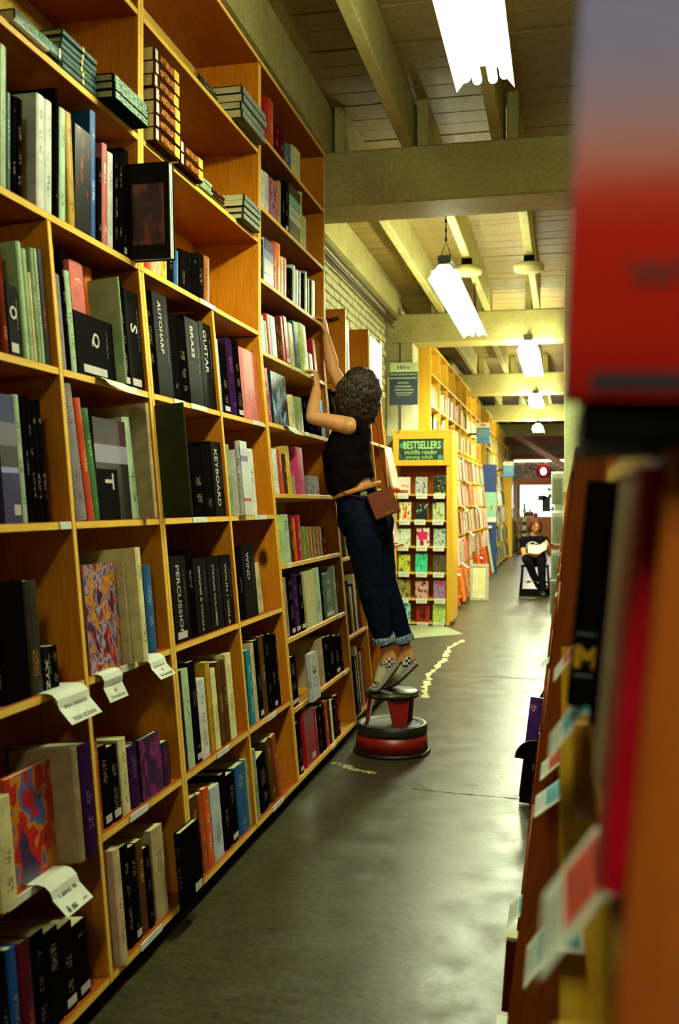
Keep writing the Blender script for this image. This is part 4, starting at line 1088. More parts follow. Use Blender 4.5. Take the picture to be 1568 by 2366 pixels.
# white fans of paper flyers clipped on the far shelf fronts
for i, (y, z_) in enumerate(((12.4, 1.30), (13.2, 1.68), (14.2, 1.30), (15.1, 1.68), (12.6, .92), (14.8, .92), (16.2, 1.3), (13.5, .52), (15.8, .52), (12.3, .5))):
    shelf_tag(FRAMES['FL'] @ T((0, y, z_)), .17, .04, .12, math.radians(35), 'white flyer card curling off the far left shelves, %s of ten from the bestsellers case' % ORD[i + 1], cat='card', group='white cards on the far left shelves')
def far_sign(x, y, z, w_, h, lab):
    r = empty('aisle_sign', T((x, y, z)), lab, 'sign'); MB().bbox(0, w_, 0, .02, 0, h * .76, .002).build('board', plain('blue_sign', (60, 120, 160), .5), r)
    MB().box(0, w_, 0, .02, h * .76, h).build('head_panel', PALEG, r); q = MB()
    for k_ in range(4): q.box(w_ * .12, w_ * .88, -.002, 0, h * (.62 - .1 * k_), h * (.65 - .1 * k_))
    q.build('small_print', SIGNLINE, r); MB().box(w_ * .3, w_ * .7, -.002, 0, h * .85, h * .92).build('number', REDINK, r)
    MB().bbox(-.25, 0, .004, .014, h * .4, h * .5, .001).build('bracket', BLACKP, r)
far_sign(-1.42, 16.6, 2.33, .22, .34, 'small blue aisle sign with pale head, beyond the bestsellers case')
far_sign(-1.42, 24.0, 1.98, .25, .35, 'tiny blue aisle sign far down the aisle above the yellow panel')

# ------------------------------------------------------------------ the far end
END = 29.0
ec = empty('shop_display', T((-1.6, END, 0)), 'bright display window with orange frame and red pediment at the end of the aisle', 'display')
RW = plain('red_brown_paint', (120, 36, 14), .45); OW = plain('orange_wood', (206, 104, 20), .4)
MB().bbox(.1, 1.9, .0, .4, 2.62, 2.74, .004).build('ledge', RW, ec); MB().bbox(.3, 1.5, -.02, .35, 1.86, 2.04, .006).build('lintel', OW, ec)
MB().bbox(.3, .37, -.02, .35, .9, 1.86, .004).build('post', RW, ec)
MB().box(.16, 1.7, .05, .08, 2.04, 2.60).build('mural', art('mural', [(0, (60, 30, 44)), (.45, (110, 80, 96)), (.55, (150, 120, 120)), (.62, (190, 160, 130))], 14), ec)
MB().tube([(.2, .0, 2.56), (1.7, .0, 2.56)], .022, 8).build('tube_lamp', glow('warm_tube', (255, 236, 170), 4), ec, True)
MB().ball((1.02, -.03, 2.26), (.08, .05, .10)).build('pink_lamp', glow('pink_glow', (255, 190, 220), 6), ec, True)
MB().ball((1.02, .02, 2.26), (.2, .04, .2)).build('lamp_shade', plain('crimson', (190, 20, 50), .5), ec, True)
MB().box(.37, 1.5, .1, .12, .98, 1.86).build('lit_panel', glow('lit_window', (255, 248, 240), 5), ec)
it = MB(); it.bbox(.98, 1.22, .0, .06, 1.1, 1.55, .01); it.build('black_poster', plain('black_green', (16, 24, 22), .5), ec)
MB().bbox(0, .26, 0, .05, 0, .18, .02).build('blue_book', plain('cyan_cover', (60, 150, 190), .4), ec, M=T((1.2, -.05, 1.16)) @ RY(math.radians(35)))
MB().bbox(.86, 1.1, .0, .04, 1.42, 1.58, .01).bbox(1.15, 1.35, 0, .04, 1.50, 1.62, .01).bbox(.5, .75, -.02, .04, .98, 1.12, .02).build('dark_ornament', plain('wine', (90, 16, 34), .5), ec)
MB().ball((1.3, 0, 1.74), .07).build('orange_ball', plain('orange_ball', (236, 150, 30), .4), ec, True); MB().ball((1.18, 0, 1.74), .06).build('green_ball', plain('green_ball', (110, 170, 110), .4), ec, True)
MB().bbox(.3, 1.9, -.1, .35, .0, .96, .006).build('counter', OW, ec)
rk = empty('postcard_spinner', T((-1.02, 26.6, 0)), 'dark postcard spinner with pale green cards by the far end', 'spinner')
MB().lathe([(.2, 0), (.2, .03), (.03, .06), (.03, 1.3), (.06, 1.34)], 16).build('stand', BLACKP, rk, True)
q = MB()
for k_ in range(5):
    for j in range(6): q.box(-.05, .05, -.17, -.165, 0, .13, T((0, 0, .2 + k_ * .22)) @ RZ(j * PI / 3))
q.build('postcard', plain('mint_card', (170, 206, 160), .5), rk)
tag(MB().bbox(-.07, .07, -.07, .07, 0, 3.3, .006).build('brace', RW, None, M=T((-1.2, 25.4, 3.05)) @ RY(math.radians(123))), 'red brown diagonal brace under the ceiling at the far end', 'brace')
MB().bbox(-1.9, 6, 27.48, 27.5, 2.95, 3.16).build('beam', RW, ceiling)

# ------------------------------------------------------------------ step stool
st = empty('step_stool', T((-.90, 5.262, 0)), 'round red step stool with black rubber tops, the woman stands on it', 'stool')
REDP = plain('red_enamel', (140, 16, 8), .38); RUB = plain('black_rubber', (24, 24, 20), .45); CHR = plain('chrome_rim', (190, 190, 170), .2, 1.)
MB().lathe([(.203, .0), (.207, .006), (.205, .016), (.198, .02)], 48).build('base_ring', RUB, st, True)
MB().lathe([(.196, .018), (.186, .105)], 48).build('base', REDP, st, True)
mb = MB(); mb.lathe([(.188, .104), (.190, .112), (.189, .150), (.183, .156), (.165, .152), (.150, .150), (.02, .150)], 48); mb.build('lower_step', RUB, st, True)
MB().lathe([(.149, .1502), (.146, .154), (.144, .1515)], 40, None, False).build('tread_ring', plain('dull_metal', (90, 88, 78), .4, .6), st, True)
for a in (math.radians(-62), math.radians(62), math.radians(184)):
    lg = MB(); M = RZ(a)
    vs = []
    for (w0, r0, z0) in ((.034, .130, .150), (.060, .116, .300)):
        for (u, dr) in ((-w0, 0), (w0, 0), (w0, .018), (-w0, .018)): vs.append((r0 + dr - abs(u) * .25, u, z0))
    lg.add(vs, [(0, 1, 5, 4), (1, 2, 6, 5), (2, 3, 7, 6), (3, 0, 4, 7), (3, 2, 1, 0), (4, 5, 6, 7)], M).build('leg', REDP, st)
MB().lathe([(.130, .292), (.141, .296), (.143, .318), (.136, .326), (.02, .327)], 40).build('upper_step', RUB, st, True)
MB().lathe([(.1445, .308), (.1465, .314), (.1445, .320)], 40, None, False).build('rim', CHR, st, True)
MB().ball((0, 0, 0), (.03, .012, .01)).build('rim_shine', CHR, st, M=T((.2 * math.cos(-.4), .2 * math.sin(-.4), .012)) @ RZ(-.4 + PI / 2))

# ------------------------------------------------------------------ people
def solid(name, mb, mat, parent, voxel=.005, smooth=3, disp=None):
    """one continuous surface grown round overlapping volumes"""
    me = mb.mesh(name, mat); o = bpy.data.objects.new(name, me); COL.objects.link(o)
    r = o.modifiers.new('r', 'REMESH'); r.mode = 'VOXEL'; r.voxel_size = voxel
    s_ = o.modifiers.new('s', 'SMOOTH'); s_.iterations = smooth; s_.factor = .5
    if disp:
        tx = bpy.data.textures.new(name + '_folds', 'CLOUDS'); tx.noise_scale = disp[1]; dd = o.modifiers.new('d', 'DISPLACE'); dd.texture = tx; dd.strength = disp[0]; dd.mid_level = .5; dd.texture_coords = 'LOCAL'
    dg = bpy.context.evaluated_depsgraph_get(); m2 = bpy.data.meshes.new_from_object(o.evaluated_get(dg))
    bpy.data.objects.remove(o); m2.name = name; m2.materials.clear(); m2.materials.append(mat)
    m2.polygons.foreach_set('use_smooth', [True] * len(m2.polygons))
    return link(name, m2, parent, parent.matrix_basis.inverted() if parent else None)
def limb(mb, pts, rad, side=None, n=16):
    mb.tube(pts, rad, n, side)
    for p, r in zip(pts, rad if isinstance(rad, (list, tuple)) else [rad] * len(pts)):
        r = min(r) if isinstance(r, tuple) else r; mb.ball(p, r * .99, 12, 8)
def V(*a): return Vector(a)
def lerp(a, b, t): return Vector(a) * (1 - t) + Vector(b) * t
def finger(mb, pts, r0=.0085, r1=.0065):
    n = len(pts); limb(mb, pts, [r0 + (r1 - r0) * i / (n - 1) for i in range(n)], n=10)
def head(mb, c, g, up=Vector((0, 0, 1)), s=1.0):
    """skull, jaw, nose, lips, ears; g: direction of the face"""
    g = Vector(g).normalized(); u = (Vector(up) - g * g.dot(up)).normalized(); r = g.cross(u); c = Vector(c)
    Rm = Matrix(((r.x, g.x, u.x, c.x), (r.y, g.y, u.y, c.y), (r.z, g.z, u.z, c.z), (0, 0, 0, 1)))
    mb.ball((0, -.012 * s, .02 * s), (.072 * s, .09 * s, .088 * s), 20, 14, Rm)
    mb.ball((0, .02 * s, -.035 * s), (.058 * s, .066 * s, .075 * s), 18, 12, Rm)
    mb.ball((0, .045 * s, -.085 * s), (.032 * s, .032 * s, .026 * s), 14, 10, Rm)
    mb.tube([Rm @ V(0, .080 * s, .018 * s), Rm @ V(0, .097 * s, -.012 * s), Rm @ V(0, .108 * s, -.030 * s)], [.007 * s, .009 * s, .012 * s], 10)
    mb.ball((0, .082 * s, -.062 * s), (.022 * s, .010 * s, .008 * s), 12, 8, Rm)
    for q in (-1, 1):
        mb.ball((q * .074 * s, -.005 * s, -.005 * s), (.008 * s, .018 * s, .028 * s), 10, 8, Rm)
        mb.ball((q * .035 * s, .070 * s, -.022 * s), (.026 * s, .018 * s, .02 * s), 10, 8, Rm)
    return Rm
def eyes(Rm, parent, s=1.0, lips=(150, 60, 50)):
    W_ = plain('eye_white', (210, 200, 190), .3); K_ = plain('dark_iris', (30, 20, 14), .2)
    a = MB(); b = MB(); l = MB()
    for q in (-1, 1):
        a.ball((q * .031 * s, .074 * s, .006 * s), .0115 * s, 12, 8, Rm); b.ball((q * .031 * s, .0835 * s, .006 * s), .0048 * s, 10, 6, Rm)
        b.tube([Rm @ V(q * .016 * s, .088 * s, .026 * s), Rm @ V(q * .032 * s, .088 * s, .031 * s), Rm @ V(q * .048 * s, .078 * s, .026 * s)], .0025 * s, 6)
    l.ball((0, .0905 * s, -.060 * s), (.019 * s, .005 * s, .006 * s), 12, 6, Rm)
    I = parent.matrix_basis.inverted()
    a.build('eyes', W_, parent, True, I); b.build('irises_and_brows', K_, parent, True, I); l.build('lips', plain('lips', lips, .4), parent, True, I)

def skin_mat(name, c):
    k = NT(name); k.b.inputs['Base Color'].default_value = rgb(c); k.b.inputs['Roughness'].default_value = .5
    n = k.noise(k.coords(), 30, 3); k.link(k.mix(.3, c, k.ramp(n, [(.3, [x * .85 for x in c]), (.7, c)])), k.b.inputs['Base Color'])
    return k.m
SKIN = skin_mat('skin', (226, 158, 96))
def cloth(name, c, c2, sc=300, rough=.8):
    k = NT(name); n = k.noise(k.coords(), sc, 2); n2 = k.noise(k.coords(), 9, 3)
    k.link(k.mix(.5, k.ramp(n, [(.35, c2), (.65, c)]), k.ramp(n2, [(.3, c2), (.7, c)])), k.b.inputs['Base Color']); k.b.inputs['Roughness'].default_value = rough
    k.b.inputs['Specular IOR Level'].default_value = .04; k.bump(n2, .4, .01); return k.m
SHIRT = cloth('dark_shirt', (20, 10, 11), (12, 7, 8)); DENIM = cloth('navy_denim', (20, 26, 46), (10, 13, 26)); DENIML = cloth('frayed_denim', (150, 170, 180), (50, 66, 88), 60)
def hair_mat(name, c, c2):
    k = NT(name); v = k.coords('Object', (160, 160, 7)); n = k.noise(v, 1, 3)
    k.link(k.ramp(n, [(.35, c2), (.65, c)]), k.b.inputs['Base Color']); k.b.inputs['Roughness'].default_value = .42; k.bump(n, .9, .01); return k.m

# ---- the woman reaching up on the step stool
wm = empty('person', T((-.90, 5.25, .33)), 'woman on tiptoe in dark top and jeans reaching up to a shelf from the stool', 'person')
S_ = V(-.06, 1, .05)
pel, wai, che, upp, nek = V(-1.035, 5.18, 1.24), V(-1.095, 5.18, 1.42), V(-1.125, 5.18, 1.58), V(-1.095, 5.19, 1.72), V(-1.08, 5.195, 1.80)
shL, shR = V(-1.085, 5.03, 1.725), V(-1.10, 5.36, 1.80)
elL, wrL = V(-1.282, 5.03, 1.772), V(-1.302, 5.205, 1.948)
elR, wrR = V(-1.262, 5.43, 2.07), V(-1.308, 5.455, 2.262)
hc = V(-1.072, 5.19, 1.93)
kL, kR, hL, hR, aL, aR = V(-.995, 5.115, .902), V(-.938, 5.255, .892), V(-1.03, 5.10, 1.21), V(-1.0, 5.265, 1.215), V(-.912, 5.186, .545), V(-.834, 5.326, .535)
b = MB()
Rm = head(b, hc, (-.62, .72, .30))
limb(b, [nek + V(0, 0, -.06), nek, hc + V(.0, 0, -.03)], [.058, .048, .05])
b.tube([pel, wai, che, upp, nek + V(0, 0, -.02)], [(.15, .11), (.12, .095), (.14, .11), (.15, .08), (.06, .05)], 24, S_)
limb(b, [lerp(shL, upp, .4), shL, lerp(shL, elL, .35), lerp(shL, elL, .75), elL], [.05, .048, .044, .037, .034])
limb(b, [elL, lerp(elL, wrL, .3), lerp(elL, wrL, .7), wrL], [.034, .037, .029, .023])
limb(b, [lerp(shR, upp, .4), shR, lerp(shR, elR, .35), lerp(shR, elR, .75), elR], [.05, .05, .045, .038, .035])
limb(b, [elR, lerp(elR, wrR, .3), lerp(elR, wrR, .7), wrR], [.035, .039, .030, .023])
def grip(b, wr, kn, edge_x, top_z, thumb_dir):
    """palm up the front of the board, four fingers bent over its top, thumb under the board"""
    kn = Vector(kn); up = (kn - wr)
    b.tube([wr, lerp(wr, kn, .45), kn], [(.024, .018), (.036, .015), (.040, .012)], 14, (0, 1, 0)); b.ball(kn, (.012, .038, .012), 12, 8)
    for i, (ln, dz) in enumerate(((.92, 0), (1.05, .003), (1.0, .002), (.78, -.002))):
        y = kn.y + thumb_dir * (.030 - i * .0200)
        finger(b, [(kn.x, y, kn.z), (kn.x - .004, y, top_z + .014), (edge_x - .022 * ln, y, top_z + .019), (edge_x - .045 * ln, y, top_z + .0095)], .0085, .0070)
    p = lerp(wr, kn, .35)
    finger(b, [p + V(0, thumb_dir * .02, 0), p + V(-.004, thumb_dir * .044, .016), p + V(-.012, thumb_dir * .056, .034), p + V(-.026, thumb_dir * .060, .042)], .0115, .0085)
grip(b, wrL, V(-1.308, 5.225, 2.018), -1.335, 2.022, 1)
grip(b, wrR, V(-1.316, 5.465, 2.336), -1.342, 2.350, -1)
for h_, k_, a_, ft in ((hL, kL, aL, 0), (hR, kR, aR, 1)):
    limb(b, [h_, lerp(h_, k_, .5), k_, lerp(k_, a_, .3), lerp(k_, a_, .7), a_], [.075, .065, .05, .05, .036, .030])
FEET = ((V(-1.000, 5.160, .344), V(-.955, 5.175, .341), V(-.862, 5.200, .478)), (V(-.955, 5.300, .344), V(-.905, 5.310, .341), V(-.786, 5.338, .460)))
for (toe, ball_, heel), a_ in zip(FEET, (aL, aR)):
    limb(b, [a_, lerp(heel, a_, .35) + V(-.01, 0, 0)], [.030, .03]); limb(b, [a_, lerp(ball_, a_, .35), ball_ + V(0, 0, .012)], [.030, .026, .016])
solid('body', b, SKIN, wm, .0042, 3); eyes(Rm, wm)
# hair: a bob falling to the nape
b = MB(); HM = hair_mat('dark_hair', (66, 46, 24), (14, 9, 6))
b.ball((0, -.022, .028), (.092, .104, .098), 22, 16, Rm)
for k_ in range(13):
    a_ = math.radians(-118 + k_ * 19.6); dx, dy = math.sin(a_), -math.cos(a_)
    p = [Rm @ V(dx * .06, -.02 + dy * .07, .07), Rm @ V(dx * .088, -.02 + dy * .092, .0), Rm @ V(dx * .092, -.022 + dy * .090, -.07), Rm @ V(dx * .080 , -.03 + dy * .075, -.125 - .01 * (k_ % 3)), Rm @ V(dx * .066, -.03 + dy * .055, -.165 - .012 * (k_ % 2))]
    p[-1].z = min(p[-1].z, 1.80); b.tube(p, [.03, .033, .033, .029, .012], 10); b.ball(p[-1], .012)
solid('hair', b, HM, wm, .006, 2, (.020, .022))
# sleeveless loose top
b = MB()
b.tube([pel + V(-.045, 0, .160), wai + V(-.012, 0, .012), che + V(-.004, 0, 0), upp, nek + V(.0, 0, -.035), nek + V(.004, 0, -.012)], [(.148, .122), (.150, .130), (.160, .130), (.168, .098), (.10, .068), (.062, .052)], 28, S_)
limb(b, [lerp(shL, upp, .8) + V(.01, 0, .0), lerp(shL, upp, .22) + V(.016, 0, -.004)], [.070, .056]); limb(b, [lerp(shR, upp, .8), lerp(shR, upp, .25) + V(.014, 0, 0)], [.070, .058])
solid('shirt', b, SHIRT, wm, .0065, 3, (.022, .09))
# jeans
b = MB()
b.tube([wai + V(.012, 0, -.03), lerp(wai, pel, .6), pel, pel + V(.012, 0, -.07)], [(.130, .108), (.150, .124), (.168, .142), (.150, .12)], 28, S_)
for q in (-1, 1): b.ball(pel + V(.062, .066 * q, -.025), (.088, .086, .092), 16, 12)
for h_, k_, a_ in ((hL, kL, aL), (hR, kR, aR)):
    limb(b, [h_ + V(0, 0, .02), lerp(h_, k_, .35), lerp(h_, k_, .75), k_, lerp(k_, a_, .35), lerp(k_, a_, .80)], [.098, .092, .074, .067, .066, .056])
solid('jeans', b, DENIM, wm, .0065, 3, (.014, .05))
b = MB()
for k_, a_ in ((kL, aL), (kR, aR)):
    p0, p1 = lerp(k_, a_, .765), lerp(k_, a_, .875); b.tube([p0, lerp(p0, p1, .5), p1], [.060, .064, .063], 24)
solid('rolled_cuffs', b, DENIML, wm, .005, 1, (.010, .012))
b = MB(); ring = []
for k_ in range(33): a_ = 2 * PI * k_ / 32; ring.append(V(-1.083, 5.18, 1.395) + S_ * (.150 * math.cos(a_)) + V(.008, 0, 0) + V(1, 0, .30) * (.126 * math.sin(a_)))
b.tube(ring, [(.013, .005)] * 33, 8, (0, 0, 1), False); b.build('belt', plain('tan_leather', (206, 130, 52), .45), wm, True, wm.matrix_basis.inverted())
b = MB(); b.bbox(-.018, .018, -.004, .004, -.012, .012, .002, T((-1.012, 5.052, 1.375))); b.build('belt_loop', plain('pale_metal', (150, 170, 120), .4, .4), wm, False, wm.matrix_basis.inverted())
# shoes
SOLE = plain('grey_rubber_sole', (150, 138, 130), .6); CANVAS = cloth('white_canvas', (214, 206, 170), (190, 180, 140)); TREAD = plain('black_tread', (30, 28, 26), .6)
def checker():
    k = NT('checker_canvas'); c = k.node('ShaderNodeTexChecker'); c.inputs['Scale'].default_value = 72; c.inputs['Color1'].default_value = rgb((22, 22, 22)); c.inputs['Color2'].default_value = rgb((226, 222, 196))
    k.link(k.coords('Object'), c.inputs['Vector']); k.link(c.outputs[0], k.b.inputs['Base Color']); k.b.inputs['Roughness'].default_value = .8; return k.m
CHK = checker()
for (toe, ball_, heel), a_, nm in zip(FEET, (aL, aR), 'ab'):
    sd = V(-.16, 1, 0).normalized(); hdir = (heel - ball_).normalized(); nn = hdir.cross(sd).normalized()
    if nn.z < 0: nn = -nn
    sh = empty('shoe', wm.matrix_basis); sh.parent = wm; sh.matrix_basis = Matrix.Identity(4)
    I = wm.matrix_basis.inverted()
    pts = [toe + V(0, 0, .002), lerp(toe, ball_, .6), ball_ + hdir * .018 + V(0, 0, .006), lerp(ball_, heel, .55), heel - hdir * .01, heel + hdir * .008]
    m = MB(); m.tube(pts, [(.026, .012), (.043, .014), (.046, .016), (.040, .017), (.039, .018), (.031, .017)], 20, sd); m.build('sole', SOLE, sh, True, I)
    m = MB(); m.tube([p - nn * .0145 for p in pts[1:]], [(.039, .004), (.043, .004), (.036, .004), (.035, .004), (.026, .004)], 16, sd); m.build('tread', TREAD, sh, True, I)
    m = MB(); up_ = [toe + V(.012, 0, .014), lerp(toe, ball_, .7) + V(0, 0, .020), ball_ + hdir * .03 + nn * .024, lerp(ball_, heel, .5) + nn * .036, lerp(ball_, heel, .82) + nn * .044, heel + nn * .042 - hdir * .004]
    m.tube(up_, [(.020, .010), (.036, .020), (.039, .028), (.037, .036), (.036, .043), (.031, .040)], 22, sd)
    solid('upper', m, CANVAS, sh, .004, 2).matrix_basis = I
    m = MB(); hp = heel + nn * .042 - hdir * .004
    m.tube([hp - hdir * .052, hp - hdir * .02, hp + hdir * .012], [(.0385, .0405), (.0365, .043), (.0325, .040)], 22, sd, False); m.build('heel_patch', CHK, sh, True, I)
    m = MB(); m.tube([lerp(toe, ball_, .75) + V(0, 0, .021), ball_ + hdir * .025 + nn * .023], [(.0385, .0215), (.0400, .029)], 22, sd, False); m.build('toe_patch', CHK, sh, True, I)
# bag on its strap
bagM = T((-.905, 5.035, 1.325)) @ RZ(math.radians(10)) @ RY(math.radians(-21)); LEATH = plain('brown_leather', (122, 54, 24), .4)
bg = empty('shoulder_bag', bagM, 'brown leather shoulder bag hanging at the woman\'s hip', 'bag')
MB().bbox(-.064, .064, -.024, .030, -.07, .062, .008).build('pouch', LEATH, bg); MB().bbox(-.067, .067, -.031, -.024, -.068, .070, .003).build('flap', LEATH, bg)
MB().bbox(-.066, .066, -.03, .034, .058, .070, .004).build('flap_top', LEATH, bg)
MB().bbox(-.012, .02, -.035, -.030, -.060, -.046, .002).bbox(.024, .034, -.035, -.030, -.060, -.046, .002).build('clasp', plain('brass', (200, 160, 70), .3, .8), bg)
s_ = MB(); s_.tube([V(-.885, 5.05, 1.385), V(-.925, 5.09, 1.55), V(-.955, 5.15, 1.70), V(-1.0, 5.24, 1.82), V(-1.07, 5.30, 1.868), V(-1.16, 5.27, 1.80), V(-1.25, 5.22, 1.62), V(-1.21, 5.10, 1.45), V(-1.10, 5.03, 1.37), V(-.965, 5.03, 1.35)], [(.006, .0025)] * 10, 8, (0, 1, 0))
s_.build('strap', plain('dark_leather', (50, 24, 14), .5), bg, True, bagM.inverted())

# ---- the woman reading on a stool far down the aisle
Y0 = 14.85
w2 = empty('person', T((-.42, Y0, 0)), 'seated woman with hair bun and glasses reading an open book far down the aisle', 'person')
hc2 = V(-.415, Y0 - .06, 1.02)
b = MB(); Rm2 = head(b, hc2, (.28, -.85, -.42), (0, 0, 1)); S2 = V(1, .12, 0)
limb(b, [V(-.435, Y0, .83), V(-.425, Y0 - .02, .93)], [.05, .046])
b.tube([V(-.42, Y0 + .12, .50), V(-.43, Y0 + .07, .64), V(-.43, Y0 + .03, .76), V(-.435, Y0, .85)], [(.15, .10), (.13, .09), (.16, .09), (.06, .05)], 20, S2)
s1, e1, h1 = V(-.60, Y0 + .02, .79), V(-.57, Y0 - .10, .57), V(-.42, Y0 - .25, .585)
s2, e2, h2 = V(-.27, Y0 + .0, .80), V(-.20, Y0 - .10, .60), V(-.225, Y0 - .27, .74)
for s_, e_, h_ in ((s1, e1, h1), (s2, e2, h2)):
    limb(b, [s_, lerp(s_, e_, .5), e_], [.047, .042, .034]); limb(b, [e_, lerp(e_, h_, .4), h_], [.034, .033, .022])
for k_ in range(4):
    finger(b, [h1 + V(.02, 0, .0), h1 + V(.055, -.018 - .004 * k_, .022 - .019 * k_), h1 + V(.085, -.012, .020 - .019 * k_), h1 + V(.095, .008, .020 - .019 * k_)])
    finger(b, [h2, h2 + V(-.012, -.03 - .0, .035 - .019 * k_), h2 + V(-.038, -.045, .035 - .019 * k_), h2 + V(-.055, -.03, .035 - .019 * k_)])
b.ball(h1 + V(.028, -.004, -.006), (.034, .014, .034)); b.ball(h2 + V(-.002, -.012, .005), (.014, .022, .036))
finger(b, [h1 + V(.01, 0, .02), h1 + V(.03, .01, .045), h1 + V(.05, .016, .058)], .010, .008); finger(b, [h2 + V(0, -.005, .02), h2 + V(-.015, .0, .05), h2 + V(-.03, .0, .065)], .010, .008)
solid('body', b, SKIN, w2, .005, 2); eyes(Rm2, w2)
RED = hair_mat('auburn_hair', (120, 46, 20), (60, 20, 10)); b = MB(); b.ball((0, -.024, .032), (.086, .098, .09), 20, 14, Rm2); b.ball((0, -.03, .145), (.036, .036, .04), 14, 10, Rm2)
for k_ in range(9):
    a_ = math.radians(-112 + k_ * 28); dx, dy = math.sin(a_), -math.cos(a_)
    b.tube([Rm2 @ V(dx * .06, -.02 + dy * .06, .05), Rm2 @ V(dx * .086, -.02 + dy * .085, -.02), Rm2 @ V(dx * .088, -.03 + dy * .08, -.09), V(*(Rm2 @ V(dx * .09, -.03 + dy * .07, -.13)))], [.03, .032, .03, .016], 10)
solid('hair', b, RED, w2, .007, 2, (.01, .02))
b = MB()
for q in (-1, 1): b.tube([Rm2 @ V(q * .032 + .024 * math.cos(t_ * PI / 8), .094, .004 + .018 * math.sin(t_ * PI / 8)) for t_ in range(17)], .0022, 6, cap=False)
b.tube([Rm2 @ V(-.008, .097, .006), Rm2 @ V(.008, .097, .006)], .002, 6)
for q in (-1, 1): b.tube([Rm2 @ V(q * .056, .09, .006), Rm2 @ V(q * .078, .0, .004)], .002, 6)
b.build('glasses', BLACKP, w2, True, w2.matrix_basis.inverted())
b = MB(); b.tube([V(-.42, Y0 + .12, .48), V(-.43, Y0 + .07, .64), V(-.43, Y0 + .03, .76), V(-.435, Y0, .84), V(-.435, Y0, .86)], [(.165, .12), (.148, .105), (.172, .10), (.10, .07), (.07, .06)], 24, S2)
limb(b, [s1 + V(.04, 0, .01), s1, lerp(s1, e1, .42)], [.055, .057, .055]); limb(b, [s2 + V(-.04, 0, .01), s2, lerp(s2, e2, .42)], [.055, .057, .055])
solid('t_shirt', b, cloth('black_tshirt', (24, 20, 20), (14, 12, 12)), w2, .008, 3, (.015, .05))
em = MB(); C2 = V(-.45, Y0 - .098, .71)
em.tube([C2 + V(.085 * math.cos(t_ * PI / 12), -.008 + .02 * abs(math.cos(t_ * PI / 12)), .06 * math.sin(t_ * PI / 12)) for t_ in range(25)], [(.004, .007)] * 25, 6, (0, 1, 0), False)
for a_, c_ in (((-.06, -.04), (.05, .045)), ((.06, -.04), (-.05, .045)), ((-.07, -.02), (.07, -.02))): em.tube([C2 + V(a_[0], -.004, a_[1]), C2 + V(c_[0], -.004, c_[1])], [(.004, .006)] * 2, 6, (0, 1, 0))
em.build('shirt_emblem', plain('white_print', (220, 216, 200), .6), w2, True, w2.matrix_basis.inverted())
b = MB()
b.tube([V(-.42, Y0 + .14, .44), V(-.42, Y0 + .12, .56)], [(.17, .13), (.155, .115)], 20, S2)
limb(b, [V(-.50, Y0 + .10, .50), V(-.52, Y0 - .14, .52), V(-.50, Y0 - .34, .50)], [.095, .085, .066]); limb(b, [V(-.50, Y0 - .34, .50), V(-.44, Y0 - .28, .32), V(-.36, Y0 - .22, .14)], [.066, .056, .045])
limb(b, [V(-.34, Y0 + .10, .50), V(-.33, Y0 - .14, .52), V(-.32, Y0 - .36, .50)], [.095, .085, .066]); limb(b, [V(-.32, Y0 - .36, .50), V(-.31, Y0 - .36, .28), V(-.30, Y0 - .34, .09)], [.066, .056, .045])
solid('trousers', b, cloth('black_trousers', (20, 18, 18), (12, 11, 11)), w2, .008, 3)
for i, (x, y, z_) in enumerate(((-.30, Y0 - .40, .035), (-.27, Y0 - .22, .12))):
    m = MB(); m.tube([V(x, y + .1, z_ + .01), V(x, y, z_ + .015), V(x + .02, y - .11, z_ - .002)], [(.034, .034), (.042, .034), (.03, .018)], 16, (1, 0, 0)); m.build('shoe', plain('dark_red_shoe', (110, 26, 18), .4) if i else TREAD, w2, True, w2.matrix_basis.inverted())
ob_ = empty('open_book', T((-.36, Y0 - .30, .66)) @ RX(math.radians(35)), 'white open book held by the seated woman', 'book')
MB().bbox(-.15, 0, -.10, .10, 0, .012, .002, RY(math.radians(8))).bbox(0, .15, -.10, .10, 0, .012, .002, RY(math.radians(-38))).build('pages', CARD, ob_)
MB().bbox(-.155, 0, -.105, .105, -.004, -.0005, .001, RY(math.radians(8))).bbox(0, .155, -.105, .105, -.004, -.0005, .001, RY(math.radians(-38))).build('cover', BLACKP, ob_)
ss = empty('step_stool', T((-.42, Y0 + .10, 0)), 'black folding step stool with striped tread under the seated woman', 'stool')
MB().bbox(-.2, .2, -.16, .16, .40, .43, .006).build('seat', BLACKP, ss)
for sx in (-1, 1):
    for sy, ty in ((-.32, -.12), (.22, .12)): MB().tube([V(sx * .21, sy, 0), V(sx * .18, ty, .40)], .013, 8).build('leg', BLACKP, ss, True)
MB().bbox(-.2, .2, -.40, -.22, .19, .21, .004).build('tread', BLACKP, ss); q = MB()
for k_ in range(3): q.add([(-.17 + k_ * .1, -.402, .192), (-.13 + k_ * .1, -.402, .192), (-.10 + k_ * .1, -.402, .209), (-.14 + k_ * .1, -.402, .209), (-.17 + k_ * .1, -.39, .2105), (-.13 + k_ * .1, -.39, .2105), (-.07 + k_ * .1, -.25, .2105), (-.11 + k_ * .1, -.25, .2105)], [(0, 1, 2, 3), (4, 5, 6, 7)])
q.build('stripe', CARD, ss); MB().bbox(-.21, .21, -.38, -.33, .0, .10, .004).build('foot_board', BLACKP, ss)

# ------------------------------------------------------------------ right hand side
NF, MF = FRAMES['N'], FRAMES['M']
n1 = empty('bookcase', T((.1, .5, 0)), 'brown ply bookcase end filling the right edge of the picture, out of focus', 'bookcase')
case(n1, 'N', [.50, 1.26], [1.095, 1.36], 1.075, 1.75, depth=.34, out=-1, mv=WDK, mh=WH, mb_=WB)
